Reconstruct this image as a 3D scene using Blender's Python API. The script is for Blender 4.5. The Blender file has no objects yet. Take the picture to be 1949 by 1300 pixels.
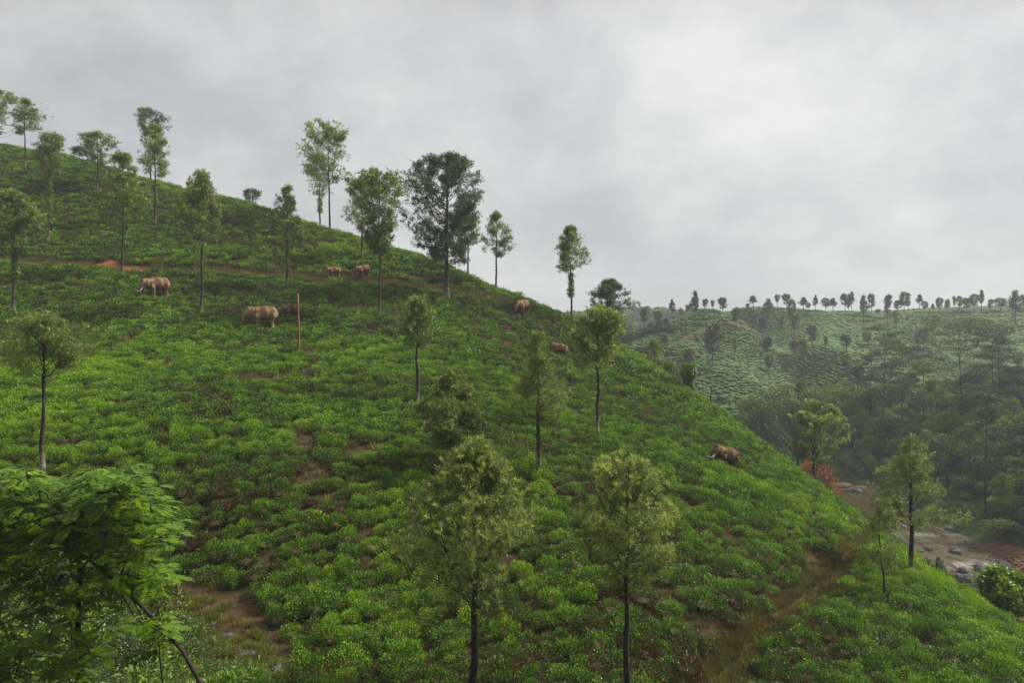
import bpy, math, random
import numpy as np
from mathutils import Vector, Matrix
rnd = random.Random(7)
R = math.radians
S = bpy.context.scene
COL = S.collection
# ---------------------------------------------------------------- camera, world, sun, exposure
F, CX, HV, PW = 1500.0, 974.5, 620.0, 1949.0      # focal length, centre column and horizon row of the photograph, its width
cam_d = bpy.data.cameras.new('camera'); cam = bpy.data.objects.new('camera', cam_d); COL.objects.link(cam)
cam_d.sensor_width = 36; cam_d.lens = 36 * F / PW; cam_d.shift_y = (HV - 650) / PW
cam_d.clip_end = 4000; cam_d.clip_start = 0.1
cam.location = (0, 0, 0); cam.rotation_euler = (R(90), 0, 0)
S.camera = cam
HAZE = 0.00032
SUN_ELEV, SUN_AZ = R(46), R(72)                    # azimuth clockwise from +Y (view direction)
W = bpy.data.worlds.new('World'); S.world = W; W.use_nodes = True
wn = W.node_tree.nodes; wl = W.node_tree.links; wn.clear()
def WN(t, **k):
    n = wn.new(t)
    for a, b in k.items(): setattr(n, a, b)
    return n
sky = WN('ShaderNodeTexSky', sky_type='NISHITA', sun_disc=False, sun_elevation=SUN_ELEV, sun_rotation=SUN_AZ)
tc = WN('ShaderNodeTexCoord'); sep = WN('ShaderNodeSeparateXYZ'); wl.new(tc.outputs['Generated'], sep.inputs[0])
zz = WN('ShaderNodeMath', operation='MAXIMUM'); wl.new(sep.outputs[2], zz.inputs[0]); zz.inputs[1].default_value = 0.0
za = WN('ShaderNodeMath', operation='ADD'); wl.new(zz.outputs[0], za.inputs[0]); za.inputs[1].default_value = 0.55
dx = WN('ShaderNodeMath', operation='DIVIDE'); wl.new(sep.outputs[0], dx.inputs[0]); wl.new(za.outputs[0], dx.inputs[1])
dy = WN('ShaderNodeMath', operation='DIVIDE'); wl.new(sep.outputs[1], dy.inputs[0]); wl.new(za.outputs[0], dy.inputs[1])
cb = WN('ShaderNodeCombineXYZ'); wl.new(dx.outputs[0], cb.inputs[0]); wl.new(dy.outputs[0], cb.inputs[1])
mp = WN('ShaderNodeMapping'); mp.inputs['Location'].default_value = (2.0, 6.5, 2.0); mp.inputs['Scale'].default_value = (-1, 1, 1); wl.new(cb.outputs[0], mp.inputs[0])
def wnoise(scale, detail, rough, dist=0.0):
    n = WN('ShaderNodeTexNoise'); n.inputs['Scale'].default_value = scale; n.inputs['Detail'].default_value = detail
    n.inputs['Roughness'].default_value = rough; n.inputs['Distortion'].default_value = dist
    wl.new(mp.outputs[0], n.inputs['Vector']); return n
n1 = wnoise(1.35, 5, 0.5, 0.2); n2 = wnoise(4.2, 10, 0.62, 0.1)
mx = WN('ShaderNodeMix', data_type='FLOAT'); mx.inputs[0].default_value = 0.46
wl.new(n1.outputs[0], mx.inputs[2]); wl.new(n2.outputs[0], mx.inputs[3])
cr = WN('ShaderNodeValToRGB'); wl.new(mx.outputs[0], cr.inputs[0])
e = cr.color_ramp.elements
e[0].position = 0.34; e[0].color = (0.210, 0.214, 0.220, 1)
e[1].position = 0.66; e[1].color = (0.425, 0.422, 0.414, 1)
m = cr.color_ramp.elements.new(0.50); m.color = (0.312, 0.314, 0.314, 1)
sc_ = WN('ShaderNodeVectorMath', operation='SCALE'); wl.new(cr.outputs[0], sc_.inputs[0]); sc_.inputs['Scale'].default_value = 10.0
cov = WN('ShaderNodeMapRange'); wl.new(mx.outputs[0], cov.inputs[0])
cov.inputs['From Min'].default_value = 0.28; cov.inputs['From Max'].default_value = 0.46; cov.inputs['To Min'].default_value = 0.80; cov.inputs['To Max'].default_value = 0.97
cm = WN('ShaderNodeMix', data_type='RGBA'); wl.new(cov.outputs[0], cm.inputs[0]); wl.new(sky.outputs[0], cm.inputs[6]); wl.new(sc_.outputs[0], cm.inputs[7])
bg = WN('ShaderNodeBackground'); bg.inputs[1].default_value = 0.05; wl.new(cm.outputs[2], bg.inputs[0])
wo = WN('ShaderNodeOutputWorld'); wl.new(bg.outputs[0], wo.inputs[0])
sd = bpy.data.lights.new('sun', 'SUN'); sd.energy = 1.5; sd.angle = R(10); sd.color = (1.0, 0.95, 0.86)
sun = bpy.data.objects.new('sun', sd); COL.objects.link(sun)
sdir = Vector((math.sin(SUN_AZ) * math.cos(SUN_ELEV), math.cos(SUN_AZ) * math.cos(SUN_ELEV), math.sin(SUN_ELEV)))
sun.rotation_euler = sdir.to_track_quat('Z', 'Y').to_euler(); sun.location = sdir * 60
S.view_settings.view_transform = 'Standard'; S.view_settings.look = 'None'
S.view_settings.exposure = 2.0; S.view_settings.gamma = 1.0; S.view_settings.use_curve_mapping = False
S.render.engine = 'CYCLES'
cy = S.cycles; cy.max_bounces = 4; cy.diffuse_bounces = 1; cy.glossy_bounces = 2; cy.transmission_bounces = 2; cy.volume_bounces = 0; cy.transparent_max_bounces = 4
cy.use_denoising = True
try: cy.denoiser = 'OPENIMAGEDENOISE'; cy.denoising_input_passes = 'RGB_ALBEDO_NORMAL'; cy.denoising_prefilter = 'NONE'
except Exception: pass
cy.caustics_reflective = False; cy.caustics_refractive = False

# ---------------------------------------------------------------- helpers
def tag(o, label=None, cat=None, group=None, kind=None):
    if label: o['label'] = label
    if cat: o['category'] = cat
    if group: o['group'] = group
    if kind: o['kind'] = kind
    return o
def empty(name, loc, rz=0.0):
    o = bpy.data.objects.new(name, None); COL.objects.link(o); o.location = loc; o.rotation_euler = (0, 0, rz)
    o.empty_display_size = 0.3
    return o
def link(name, me, parent=None, loc=None):
    o = bpy.data.objects.new(name, me); COL.objects.link(o)
    if parent: o.parent = parent
    if loc is not None: o.location = loc
    return o
def mesh_np(name, V, loops, counts, mats, mat_idx=None, tint=None, smooth=False):
    me = bpy.data.meshes.new(name)
    V = np.ascontiguousarray(V, dtype=np.float32).reshape(-1, 3)
    loops = np.asarray(loops, dtype=np.int32).ravel(); counts = np.asarray(counts, dtype=np.int32)
    me.vertices.add(len(V)); me.vertices.foreach_set('co', V.ravel())
    me.loops.add(len(loops)); me.loops.foreach_set('vertex_index', loops)
    me.polygons.add(len(counts))
    st = np.zeros(len(counts), dtype=np.int32); st[1:] = np.cumsum(counts)[:-1]
    me.polygons.foreach_set('loop_start', st)
    try: me.polygons.foreach_set('loop_total', counts)
    except Exception: pass
    if mat_idx is not None: me.polygons.foreach_set('material_index', np.asarray(mat_idx, dtype=np.int32))
    me.polygons.foreach_set('use_smooth', np.full(len(counts), smooth, dtype=bool))
    for m in mats: me.materials.append(m)
    me.update(calc_edges=True)
    if tint is not None:
        a = me.attributes.new('tint', 'FLOAT', 'FACE'); a.data.foreach_set('value', np.asarray(tint, dtype=np.float32))
    me.validate()
    return me
class MB:                                          # collects tubes, lumps and leaf quads for ONE mesh
    def __init__(s): s.V = []; s.L = []; s.C = []; s.M = []; s.T = []; s.n = 0
    def add(s, V, L, C, mi=0, tint=0.5):
        V = np.asarray(V, float).reshape(-1, 3); L = np.asarray(L, int).ravel(); C = np.asarray(C, int)
        s.V.append(V); s.L.append(L + s.n); s.C.append(C); s.M.append(np.full(len(C), mi))
        s.T.append(np.broadcast_to(np.asarray(tint, float), (len(C),)).copy()); s.n += len(V)
    def quads(s, Q, mi=0, tint=0.5):               # Q: n x 4 x 3
        n = len(Q)
        if n: s.add(Q.reshape(-1, 3), np.arange(4 * n), np.full(n, 4), mi, tint)
    def tube(s, P, r, sides=6, mi=0, tint=0.5, cap=True):
        P = np.asarray(P, float); r = np.asarray(r, float) * np.ones(len(P)); n = len(P)
        T = np.gradient(P, axis=0); T /= np.linalg.norm(T, axis=1)[:, None] + 1e-9
        ref = np.array([1.0, 0.13, 0.05]) if abs(T[0, 0]) < 0.8 else np.array([0.1, 1.0, 0.05])
        A = np.cross(T, ref); A /= np.linalg.norm(A, axis=1)[:, None] + 1e-9; B = np.cross(T, A)
        th = np.arange(sides) * 2 * math.pi / sides
        ring = (np.cos(th)[None, :, None] * A[:, None, :] + np.sin(th)[None, :, None] * B[:, None, :]) * r[:, None, None] + P[:, None, :]
        i, j = np.meshgrid(np.arange(n - 1), np.arange(sides), indexing='ij'); jn = (j + 1) % sides
        L = np.stack([i * sides + j, i * sides + jn, (i + 1) * sides + jn, (i + 1) * sides + j], -1).reshape(-1)
        C = [4] * ((n - 1) * sides)
        if cap:
            L = np.concatenate([L, (n - 1) * sides + np.arange(sides), np.arange(sides)[::-1]]); C = C + [sides, sides]
        s.add(ring.reshape(-1, 3), L, C, mi, tint)
    def mesh(s, name, mats, smooth=False):
        return mesh_np(name, np.concatenate(s.V), np.concatenate(s.L), np.concatenate(s.C), mats, np.concatenate(s.M), np.concatenate(s.T), smooth)
def ico(sub=2):
    import bmesh
    bm = bmesh.new(); bmesh.ops.create_icosphere(bm, subdivisions=sub, radius=1)
    V = np.array([v.co[:] for v in bm.verts]); Fc = np.array([[v.index for v in f.verts] for f in bm.faces]); bm.free(); return V, Fc
ICO = {1: ico(1), 2: ico(2), 3: ico(3)}
def lump(sub, scale, amp, seed, freq=1.6):         # an uneven stone- or bush-like body
    V, Fc = ICO[sub]; rs = np.random.RandomState(seed); k = 1.0
    for _ in range(4):
        d = rs.normal(size=3); d *= freq * rs.uniform(.8, 2.2) / np.linalg.norm(d); k = k + amp * 0.5 * np.sin(V @ d + rs.uniform(0, 6.28))
    k = k + rs.uniform(-amp, amp, len(V)) * 0.35
    return V * np.asarray(k)[:, None] * np.asarray(scale), Fc
def vnoise(x, y, seed=0):                          # smooth 2D value noise, 0..1
    x = np.asarray(x, float); y = np.asarray(y, float)
    xi = np.floor(x).astype(np.int64); yi = np.floor(y).astype(np.int64); fx = x - xi; fy = y - yi
    fx = fx * fx * (3 - 2 * fx); fy = fy * fy * (3 - 2 * fy)
    def h(a, b):
        n = (a * 374761393 + b * 668265263 + seed * 144665) & 0x7fffffff
        n = ((n ^ (n >> 13)) * 1274126177) & 0x7fffffff
        return ((n ^ (n >> 16)) & 0xffff) / 65535.0
    return (h(xi, yi) * (1 - fx) + h(xi + 1, yi) * fx) * (1 - fy) + (h(xi, yi + 1) * (1 - fx) + h(xi + 1, yi + 1) * fx) * fy
def fbm(x, y, seed=0, o=3): return sum(vnoise(x * 2 ** i, y * 2 ** i, seed + i) * 0.5 ** i for i in range(o)) / sum(0.5 ** i for i in range(o))

# ---------------------------------------------------------------- materials
def newmat(name):
    m = bpy.data.materials.new(name); m.use_nodes = True; nt = m.node_tree; nt.nodes.clear()
    return m, nt.nodes, nt.links
def lerp_ramp(N, L, src, stops):
    r = N.new('ShaderNodeValToRGB'); L.new(src, r.inputs[0]); el = r.color_ramp.elements
    el[0].position, el[0].color = stops[0][0], (*stops[0][1], 1); el[1].position, el[1].color = stops[-1][0], (*stops[-1][1], 1)
    for p, c in stops[1:-1]:
        q = el.new(p); q.color = (*c, 1)
    return r
def leaf_mat(name, dark, mid, light, rough=0.45, trans=0.22, patch=0.03, patch_amt=0.5, rand_amt=0.3, spec=0.5, yellow=None):
    """leaf colour: per-leaf tint, per-plant random and a slow patchiness over the ground"""
    m, N, L = newmat(name)
    at = N.new('ShaderNodeAttribute'); at.attribute_name = 'tint'
    oi = N.new('ShaderNodeObjectInfo')
    no = N.new('ShaderNodeTexNoise'); no.inputs['Scale'].default_value = patch; no.inputs['Detail'].default_value = 3; L.new(oi.outputs['Location'], no.inputs['Vector'])
    a = N.new('ShaderNodeMath'); a.operation = 'MULTIPLY_ADD'; L.new(no.outputs[0], a.inputs[0]); a.inputs[1].default_value = patch_amt * 2; a.inputs[2].default_value = -patch_amt
    b = N.new('ShaderNodeMath'); b.operation = 'MULTIPLY_ADD'; L.new(oi.outputs['Random'], b.inputs[0]); b.inputs[1].default_value = rand_amt; b.inputs[2].default_value = -rand_amt / 2
    c = N.new('ShaderNodeMath'); c.operation = 'ADD'; L.new(a.outputs[0], c.inputs[0]); L.new(b.outputs[0], c.inputs[1])
    d = N.new('ShaderNodeMath'); d.operation = 'ADD'; L.new(c.outputs[0], d.inputs[0]); L.new(at.outputs['Fac'], d.inputs[1])
    r = lerp_ramp(N, L, d.outputs[0], ([(0.0, yellow), (0.13, dark)] if yellow else [(0.0, dark)]) + [(0.5, mid), (1.0, light)])
    p = N.new('ShaderNodeBsdfPrincipled'); L.new(r.outputs[0], p.inputs['Base Color']); p.inputs['Roughness'].default_value = rough
    p.inputs['Specular IOR Level'].default_value = spec
    t = N.new('ShaderNodeBsdfTranslucent'); L.new(r.outputs[0], t.inputs[0])
    mx = N.new('ShaderNodeMixShader'); mx.inputs[0].default_value = trans; L.new(p.outputs[0], mx.inputs[1]); L.new(t.outputs[0], mx.inputs[2])
    o = N.new('ShaderNodeOutputMaterial'); L.new(mx.outputs[0], o.inputs[0]); return m
def noise_mat(name, stops, scale, rough=0.85, detail=6, bump=0.3, bscale=None, stretch=(1, 1, 1), spec=0.3, rand=0.0):
    m, N, L = newmat(name)
    tc = N.new('ShaderNodeTexCoord'); mp = N.new('ShaderNodeMapping'); mp.inputs['Scale'].default_value = stretch; L.new(tc.outputs['Object'], mp.inputs[0])
    no = N.new('ShaderNodeTexNoise'); no.inputs['Scale'].default_value = scale; no.inputs['Detail'].default_value = detail; no.inputs['Roughness'].default_value = 0.6; L.new(mp.outputs[0], no.inputs['Vector'])
    src = no.outputs[0]
    if rand:
        oi = N.new('ShaderNodeObjectInfo'); a = N.new('ShaderNodeMath'); a.operation = 'MULTIPLY_ADD'; L.new(oi.outputs['Random'], a.inputs[0]); a.inputs[1].default_value = rand; L.new(no.outputs[0], a.inputs[2]); src = a.outputs[0]
    r = lerp_ramp(N, L, src, stops)
    p = N.new('ShaderNodeBsdfPrincipled'); L.new(r.outputs[0], p.inputs['Base Color']); p.inputs['Roughness'].default_value = rough; p.inputs['Specular IOR Level'].default_value = spec
    if bump:
        nb = N.new('ShaderNodeTexNoise'); nb.inputs['Scale'].default_value = bscale or scale * 3; nb.inputs['Detail'].default_value = 5; L.new(mp.outputs[0], nb.inputs['Vector'])
        bp = N.new('ShaderNodeBump'); bp.inputs['Strength'].default_value = bump; bp.inputs['Distance'].default_value = 0.1; L.new(nb.outputs[0], bp.inputs['Height']); L.new(bp.outputs[0], p.inputs['Normal'])
    o = N.new('ShaderNodeOutputMaterial'); L.new(p.outputs[0], o.inputs[0]); return m
M = {}
M['tea'] = leaf_mat('tea_leaf', (0.020, 0.056, 0.010), (0.086, 0.205, 0.008), (0.32, 0.49, 0.010), rough=0.38, trans=0.2, patch=0.045, patch_amt=0.65, rand_amt=0.46, spec=0.26, yellow=(0.10, 0.045, 0.014))
M['tea_twig'] = noise_mat('tea_twig', [(0.3, (0.05, 0.03, 0.018)), (0.7, (0.14, 0.085, 0.045))], 6, bump=0)
M['tea_far'] = leaf_mat('tea_far', (0.034, 0.075, 0.014), (0.058, 0.120, 0.016), (0.100, 0.185, 0.020), rough=0.7, trans=0.05, patch=0.012, patch_amt=0.6, rand_amt=0.35, spec=0.3)
M['oak'] = leaf_mat('oak_leaf', (0.034, 0.054, 0.014), (0.120, 0.170, 0.030), (0.52, 0.60, 0.12), rough=0.5, trans=0.25, patch=0.02, patch_amt=0.15, rand_amt=0.12)
M['oak_dark'] = leaf_mat('oak_leaf_dark', (0.026, 0.050, 0.016), (0.070, 0.115, 0.032), (0.20, 0.27, 0.07), rough=0.5, trans=0.2, patch=0.02, patch_amt=0.15, rand_amt=0.12)
M['oak_light'] = leaf_mat('oak_leaf_light', (0.06, 0.095, 0.020), (0.15, 0.21, 0.040), (0.38, 0.46, 0.11), rough=0.5, trans=0.3, patch=0.02, patch_amt=0.15, rand_amt=0.12)
M['bark'] = noise_mat('bark', [(0.3, (0.014, 0.011, 0.008)), (0.55, (0.040, 0.030, 0.022)), (0.75, (0.12, 0.10, 0.08))], 5, stretch=(1, 1, 0.25), bump=0.5)
def footed_bark():
    m = noise_mat('bark_pale_foot', [(0.3, (0.014, 0.011, 0.008)), (0.55, (0.040, 0.030, 0.022)), (0.75, (0.12, 0.10, 0.08))], 5, stretch=(1, 1, 0.25), bump=0.5)
    N, L = m.node_tree.nodes, m.node_tree.links; p = [n for n in N if n.type == 'BSDF_PRINCIPLED'][0]; src = p.inputs['Base Color'].links[0].from_socket
    tc = N.new('ShaderNodeTexCoord'); sp = N.new('ShaderNodeSeparateXYZ'); L.new(tc.outputs['Object'], sp.inputs[0]); no = N.new('ShaderNodeTexNoise'); no.inputs['Scale'].default_value = 2.2; no.inputs['Detail'].default_value = 5; L.new(tc.outputs['Object'], no.inputs['Vector'])
    a = N.new('ShaderNodeMath'); a.operation = 'MULTIPLY_ADD'; L.new(no.outputs[0], a.inputs[0]); a.inputs[1].default_value = 3.2; L.new(sp.outputs[2], a.inputs[2])
    r = N.new('ShaderNodeMapRange'); L.new(a.outputs[0], r.inputs[0]); r.inputs['From Min'].default_value = 2.1; r.inputs['From Max'].default_value = 3.6; r.inputs['To Min'].default_value = 0.85; r.inputs['To Max'].default_value = 0.0
    q = N.new('ShaderNodeMix'); q.data_type = 'RGBA'; L.new(r.outputs[0], q.inputs[0]); L.new(src, q.inputs[6]); q.inputs[7].default_value = (0.30, 0.27, 0.22, 1); L.new(q.outputs[2], p.inputs['Base Color']); return m
M['bark_foot'] = footed_bark()
M['bark_pale'] = noise_mat('bark_pale', [(0.3, (0.12, 0.10, 0.08)), (0.6, (0.30, 0.28, 0.24)), (0.8, (0.50, 0.48, 0.43))], 4, stretch=(1, 1, 0.3), bump=0.4)
M['forest'] = leaf_mat('forest_leaf', (0.026, 0.056, 0.010), (0.100, 0.172, 0.018), (0.25, 0.34, 0.03), rough=0.55, spec=0.2, trans=0.12, patch=0.03, patch_amt=0.35, rand_amt=0.85)
M['bright'] = leaf_mat('broadleaf', (0.030, 0.072, 0.008), (0.12, 0.23, 0.008), (0.33, 0.48, 0.018), rough=0.42, trans=0.3, patch=0.02, patch_amt=0.1, rand_amt=0.1)
M['red_leaf'] = leaf_mat('orange_flower', (0.045, 0.060, 0.015), (0.22, 0.095, 0.02), (0.48, 0.15, 0.03), rough=0.6, trans=0.2, patch_amt=0.1, rand_amt=0.1)
M['grass'] = leaf_mat('grass_blade', (0.08, 0.12, 0.012), (0.17, 0.21, 0.02), (0.32, 0.30, 0.04), rough=0.6, trans=0.3, patch=0.15, patch_amt=0.4, rand_amt=0.4)
M['dry'] = leaf_mat('dry_grass_blade', (0.070, 0.046, 0.014), (0.165, 0.120, 0.034), (0.21, 0.22, 0.04), rough=0.7, trans=0.2, patch=0.08, patch_amt=0.5, rand_amt=0.5)
M['rock'] = noise_mat('rock', [(0.3, (0.035, 0.032, 0.030)), (0.6, (0.11, 0.10, 0.09)), (0.8, (0.22, 0.20, 0.18))], 1.5, bump=0.5)
M['rock_orange'] = noise_mat('laterite', [(0.3, (0.08, 0.04, 0.022)), (0.6, (0.20, 0.10, 0.05)), (0.8, (0.38, 0.23, 0.13))], 1.2, bump=0.5)
M['wood'] = noise_mat('pole_wood', [(0.3, (0.12, 0.055, 0.025)), (0.55, (0.25, 0.12, 0.055)), (0.75, (0.38, 0.22, 0.11))], 3, stretch=(1, 1, 0.2), bump=0.3)
M['driftwood'] = noise_mat('driftwood', [(0.3, (0.14, 0.11, 0.09)), (0.7, (0.34, 0.29, 0.24))], 3, bump=0.3)

# ---------------------------------------------------------------- terrain
def unproj(u, v, Y): return ((u - CX) / F * Y, Y, (HV - v) / F * Y)
TEA = 0.75
hill = [(-250,1300,29),(0,1300,30),(300,1300,30),(600,1300,30),(1000,1300,31),(1340,1300,33),(1700,1300,35),(1949,1300,38),
 (0,1100,39),(400,1100,39),(800,1100,40),(1200,1100,41.5),(1520,1100,46),(1700,1140,49),
 (0,900,47),(400,900,48),(800,900,50),(1100,900,54),(1300,900,62),(1420,900,73),
 (0,750,64),(400,750,66),(800,750,72),(1080,750,84),(1250,750,98),
 (0,620,94),(300,620,96),(560,620,98),(800,620,101),(1000,640,113),(1100,660,113),
 (0,495,118),(300,512,120),(640,530,124),(850,555,124),(1000,575,127),
 (0,400,139),(300,430,139),(600,470,137)]
sil = [(-60,270,182),(0,278,178),(150,300,172),(300,342,166),(480,385,158),(640,435,147),(800,482,140),(960,550,131),(1100,605,125),(1200,668,118),(1300,735,110),(1400,808,100),
 (1500,885,90),(1600,965,78),(1645,1003,72),(1700,1042,65),(1760,1085,58),(1850,1150,50),(1949,1215,44)]
P = []
for u, v, Y in hill + sil:
    x, y, z = unproj(u, v, Y); P.append((x, y, z - TEA))
for k, (u, v, Y) in enumerate(sil):
    x, y, z = unproj(u, v, Y); t = k / (len(sil) - 1)
    a = R(8 + 72 * t); dxy = (math.sin(a), math.cos(a))
    P.append((x + 16 * dxy[0], y + 16 * dxy[1], z - TEA - 5.5 - 5 * t)); P.append((x + 38 * dxy[0], y + 38 * dxy[1], max(z - TEA - 18 - 5 * t, -38)))
    if u >= 1100: P.append((x + 9 * dxy[0], y + 9 * dxy[1], z - TEA - 3.4 - 2.0 * t))
far = [(1345,590,330),(1270,612,330),(1215,640,320),(1205,668,300),(1410,607,345),(1300,680,292),(1355,700,280),(1350,760,262),(1440,770,258),(1410,740,268),
 (1420,583,430),(1500,587,430),(1600,591,420),(1680,598,415),(1750,588,430),(1850,582,440),(1949,580,445),(2100,575,450),
 (1460,625,375),(1500,650,345),(1500,700,310),(1600,640,370),(1560,665,325),(1620,690,300),(1700,650,360),(1700,700,315),(1850,650,370),(1949,640,380),(1900,700,310),(1600,740,275),(1800,740,275),
 (1175,640,500),(1130,608,850),(1190,598,850),(1250,602,850),(1320,606,850),(1150,628,650),(1500,620,850)]
for u, v, Y in far:
    x, y, z = unproj(u, v, Y); P.append((x, y, z - 0.6))
P += [(95, 392, -8), (60, 385, -10), (150, 480, -8), (200, 490, -2), (280, 510, -2), (380, 520, 0), (90, 1000, -20), (180, 1000, -20), (300, 700, -5)]
P += [(0, 0, -1.9), (-25, 0, -2.5), (25, 0, -4), (0, 12, -7.6), (-25, 12, -8), (22, 12, -9.5), (0, 22, -12.3), (-70, 0, -6), (60, 10, -26), (100, 50, -36), (0, -25, 8),
      (-120, 60, -4), (-150, 118, 13), (-210, 178, 37), (-260, 200, 38), (-250, 60, 0), (-200, 300, 5), (-200, 450, -10), (-60, 300, -20), (0, 300, -30), (0, 450, -25), (-100, 800, 0), (-250, 1000, 0),
      (110, 120, -34), (110, 150, -34), (112, 180, -33), (140, 200, -29), (100, 215, -36), (70, 232, -36), (120, 240, -28), (180, 180, -20), (200, 250, -22), (140, 120, -26), (130, 60, -26), (220, 100, -8),
      (40, 240, -34), (250, 300, -14), (400, 450, 12), (600, 600, 15), (700, 900, 10), (400, 1000, 0), (300, 100, 5), (450, 250, 10), (700, 300, 20)]
river = np.array([(-60, 226), (-15, 226), (25, 222), (55, 213), (74, 201), (80.5, 186), (79.5, 168), (76.5, 150), (74.5, 135), (72.5, 122), (68, 106), (64, 88), (62, 68), (64, 40), (70, 10)], float)
for a, b in zip(river[:-1], river[1:]):
    mid = (a + b) / 2; P.append((mid[0], mid[1], -39))
P = np.array(P)
SCL = 100.0
def U2(r2): return 0.5 * r2 * np.log(r2 + 1e-12)
A_ = P[:, :2] / SCL; D2 = ((A_[:, None] - A_[None]) ** 2).sum(-1); n_ = len(P)
K = U2(D2) + np.eye(n_) * 0.002; Q = np.hstack([np.ones((n_, 1)), A_])
sol = np.linalg.solve(np.block([[K, Q], [Q.T, np.zeros((3, 3))]]), np.concatenate([P[:, 2], np.zeros(3)]))
def seg_dist(x, y, poly):
    best = np.full(np.shape(x), 1e9)
    for a, b in zip(poly[:-1], poly[1:]):
        d = b - a; t = np.clip(((x - a[0]) * d[0] + (y - a[1]) * d[1]) / (d @ d), 0, 1)
        best = np.minimum(best, np.hypot(x - a[0] - t * d[0], y - a[1] - t * d[1]))
    return best
def sstep(a, b, x): t = np.clip((x - a) / (b - a), 0, 1); return t * t * (3 - 2 * t)
def H_raw(x, y):
    x = np.asarray(x, float); y = np.asarray(y, float); sh = x.shape; xf = x.ravel(); yf = y.ravel(); out = np.empty(len(xf))
    for i in range(0, len(xf), 20000):
        q = np.stack([xf[i:i + 20000], yf[i:i + 20000]], 1) / SCL
        out[i:i + 20000] = U2(((q[:, None] - A_[None]) ** 2).sum(-1)) @ sol[:n_] + sol[n_] + q @ sol[n_ + 1:]
    z = out.reshape(sh)
    d = seg_dist(x, y, river)
    z = np.maximum(z, -38.6 + 0.0 * z)
    w = 7.0 + 1.6 * (vnoise(x / 9, y / 9, 5) - 0.5) * 2
    z = z * sstep(w - 1.5, w + 4.5, d) + (-41.5) * (1 - sstep(w - 1.5, w + 4.5, d))
    return z
WATER_Z = -40.0
gx = np.unique(np.concatenate([np.arange(-300, -130, 8.0), np.arange(-130, 44, 0.9), np.arange(44, 130, 1.6), np.arange(130, 340, 4.0), np.arange(340, 1000, 22.0)]))
gy = np.unique(np.concatenate([np.arange(-30, 20, 3.0), np.arange(20, 190, 0.9), np.arange(190, 300, 1.8), np.arange(300, 470, 3.5), np.arange(470, 1250, 20.0)]))
GX, GY = np.meshgrid(gx, gy)
# coarse evaluation, bilinear refinement
cx_ = np.concatenate([np.arange(-300, -140, 10.0), np.arange(-140, 140, 2.5), np.arange(140, 360, 6.0), np.arange(360, 1021, 30.0)])
cy_ = np.concatenate([np.arange(-30, 300, 2.5), np.arange(300, 480, 6.0), np.arange(480, 1300, 30.0)])
CZ = H_raw(*np.meshgrid(cx_, cy_))
def bil(cx, cy, Z, x, y):
    i = np.clip(np.searchsorted(cx, x) - 1, 0, len(cx) - 2); j = np.clip(np.searchsorted(cy, y) - 1, 0, len(cy) - 2)
    fx = np.clip((x - cx[i]) / (cx[i + 1] - cx[i]), 0, 1); fy = np.clip((y - cy[j]) / (cy[j + 1] - cy[j]), 0, 1)
    return (Z[j, i] * (1 - fx) + Z[j, i + 1] * fx) * (1 - fy) + (Z[j + 1, i] * (1 - fx) + Z[j + 1, i + 1] * fx) * fy
def H0(x, y): return bil(cx_, cy_, CZ, np.asarray(x, float), np.asarray(y, float))
def hit0(u, v, H=H0, y0=18.0, y1=1200.0):
    Y = np.concatenate([np.arange(y0, 200, 0.15), np.arange(200, y1, 0.8)]); x = (u - CX) / F * Y; zr = (HV - v) / F * Y
    df = H(x, Y) - zr; k = np.argmax(df > 0)
    if not df[k] > 0: k = np.argmax(np.where(Y < 195, df, -1e9))   # just over the skyline: the crest itself
    return x[k], Y[k]
upper_path = np.array([hit0(u, v) for u, v in [(-150,488),(0,493),(110,500),(220,508),(330,514),(450,520),(560,526),(660,531),(760,542),(840,552),(920,565),(985,582)]])
lower_path = np.array([hit0(u, v + 6) for u, v in [(1640,1018),(1590,1075),(1520,1130),(1450,1188),(1390,1245),(1340,1300)]] + [(8.0, 27.0), (5.0, 20.0)])
far_path = np.array([hit0(u, v) for u, v in [(1285,655),(1320,634),(1370,622),(1420,620),(1440,612)]])
far_path2 = np.array([hit0(u, v) for u, v in [(1440,612),(1550,607),(1680,607),(1800,603),(1949,602)]])
GUL1 = np.array([((u - CX) / F * y_, y_) for u, y_ in [(1425, 405), (1455, 380), (1478, 345), (1500, 310), (1520, 280)]]); GUL2 = np.array([((u - CX) / F * y_, y_) for u, y_ in [(1660, 395), (1700, 365), (1745, 325), (1800, 290)]]); SPUR = np.array([((u - CX) / F * y_, y_) for u, y_ in [(1560, 395), (1580, 350), (1600, 315), (1640, 290)]])
clearing = [hit0(u, v) for u, v in [(400,1165),(450,1195),(480,1230),(500,1270),(330,1150)]]
def H(x, y):
    x = np.asarray(x, float); y = np.asarray(y, float); z = H0(x, y)
    d1 = seg_dist(x, y, upper_path); z = z - 0.55 * np.exp(-(d1 / 1.5) ** 2)
    d2 = seg_dist(x, y, lower_path); z = z - 0.5 * np.exp(-(d2 / 1.3) ** 2)
    if np.any(y > 235):
        g1 = seg_dist(x, y, GUL1); g2 = seg_dist(x, y, GUL2); g3 = seg_dist(x, y, SPUR)
        z = z - 5.5 * np.exp(-(g1 / 11) ** 2) - 4.5 * np.exp(-(g2 / 13) ** 2) + 4.0 * np.exp(-(g3 / 12) ** 2)
    near = (y < 230)
    z = z + np.where(near, (fbm(x / 7.0, y / 7.0, 3) - 0.5) * 0.7 + (fbm(x / 1.3, y / 1.3, 9, 2) - 0.5) * 0.12, (fbm(x / 14.0, y / 14.0, 3) - 0.5) * 2.0)
    return z
GZ = H(GX, GY)
def HG(x, y): return bil(gx, gy, GZ, np.asarray(x, float), np.asarray(y, float))
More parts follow.
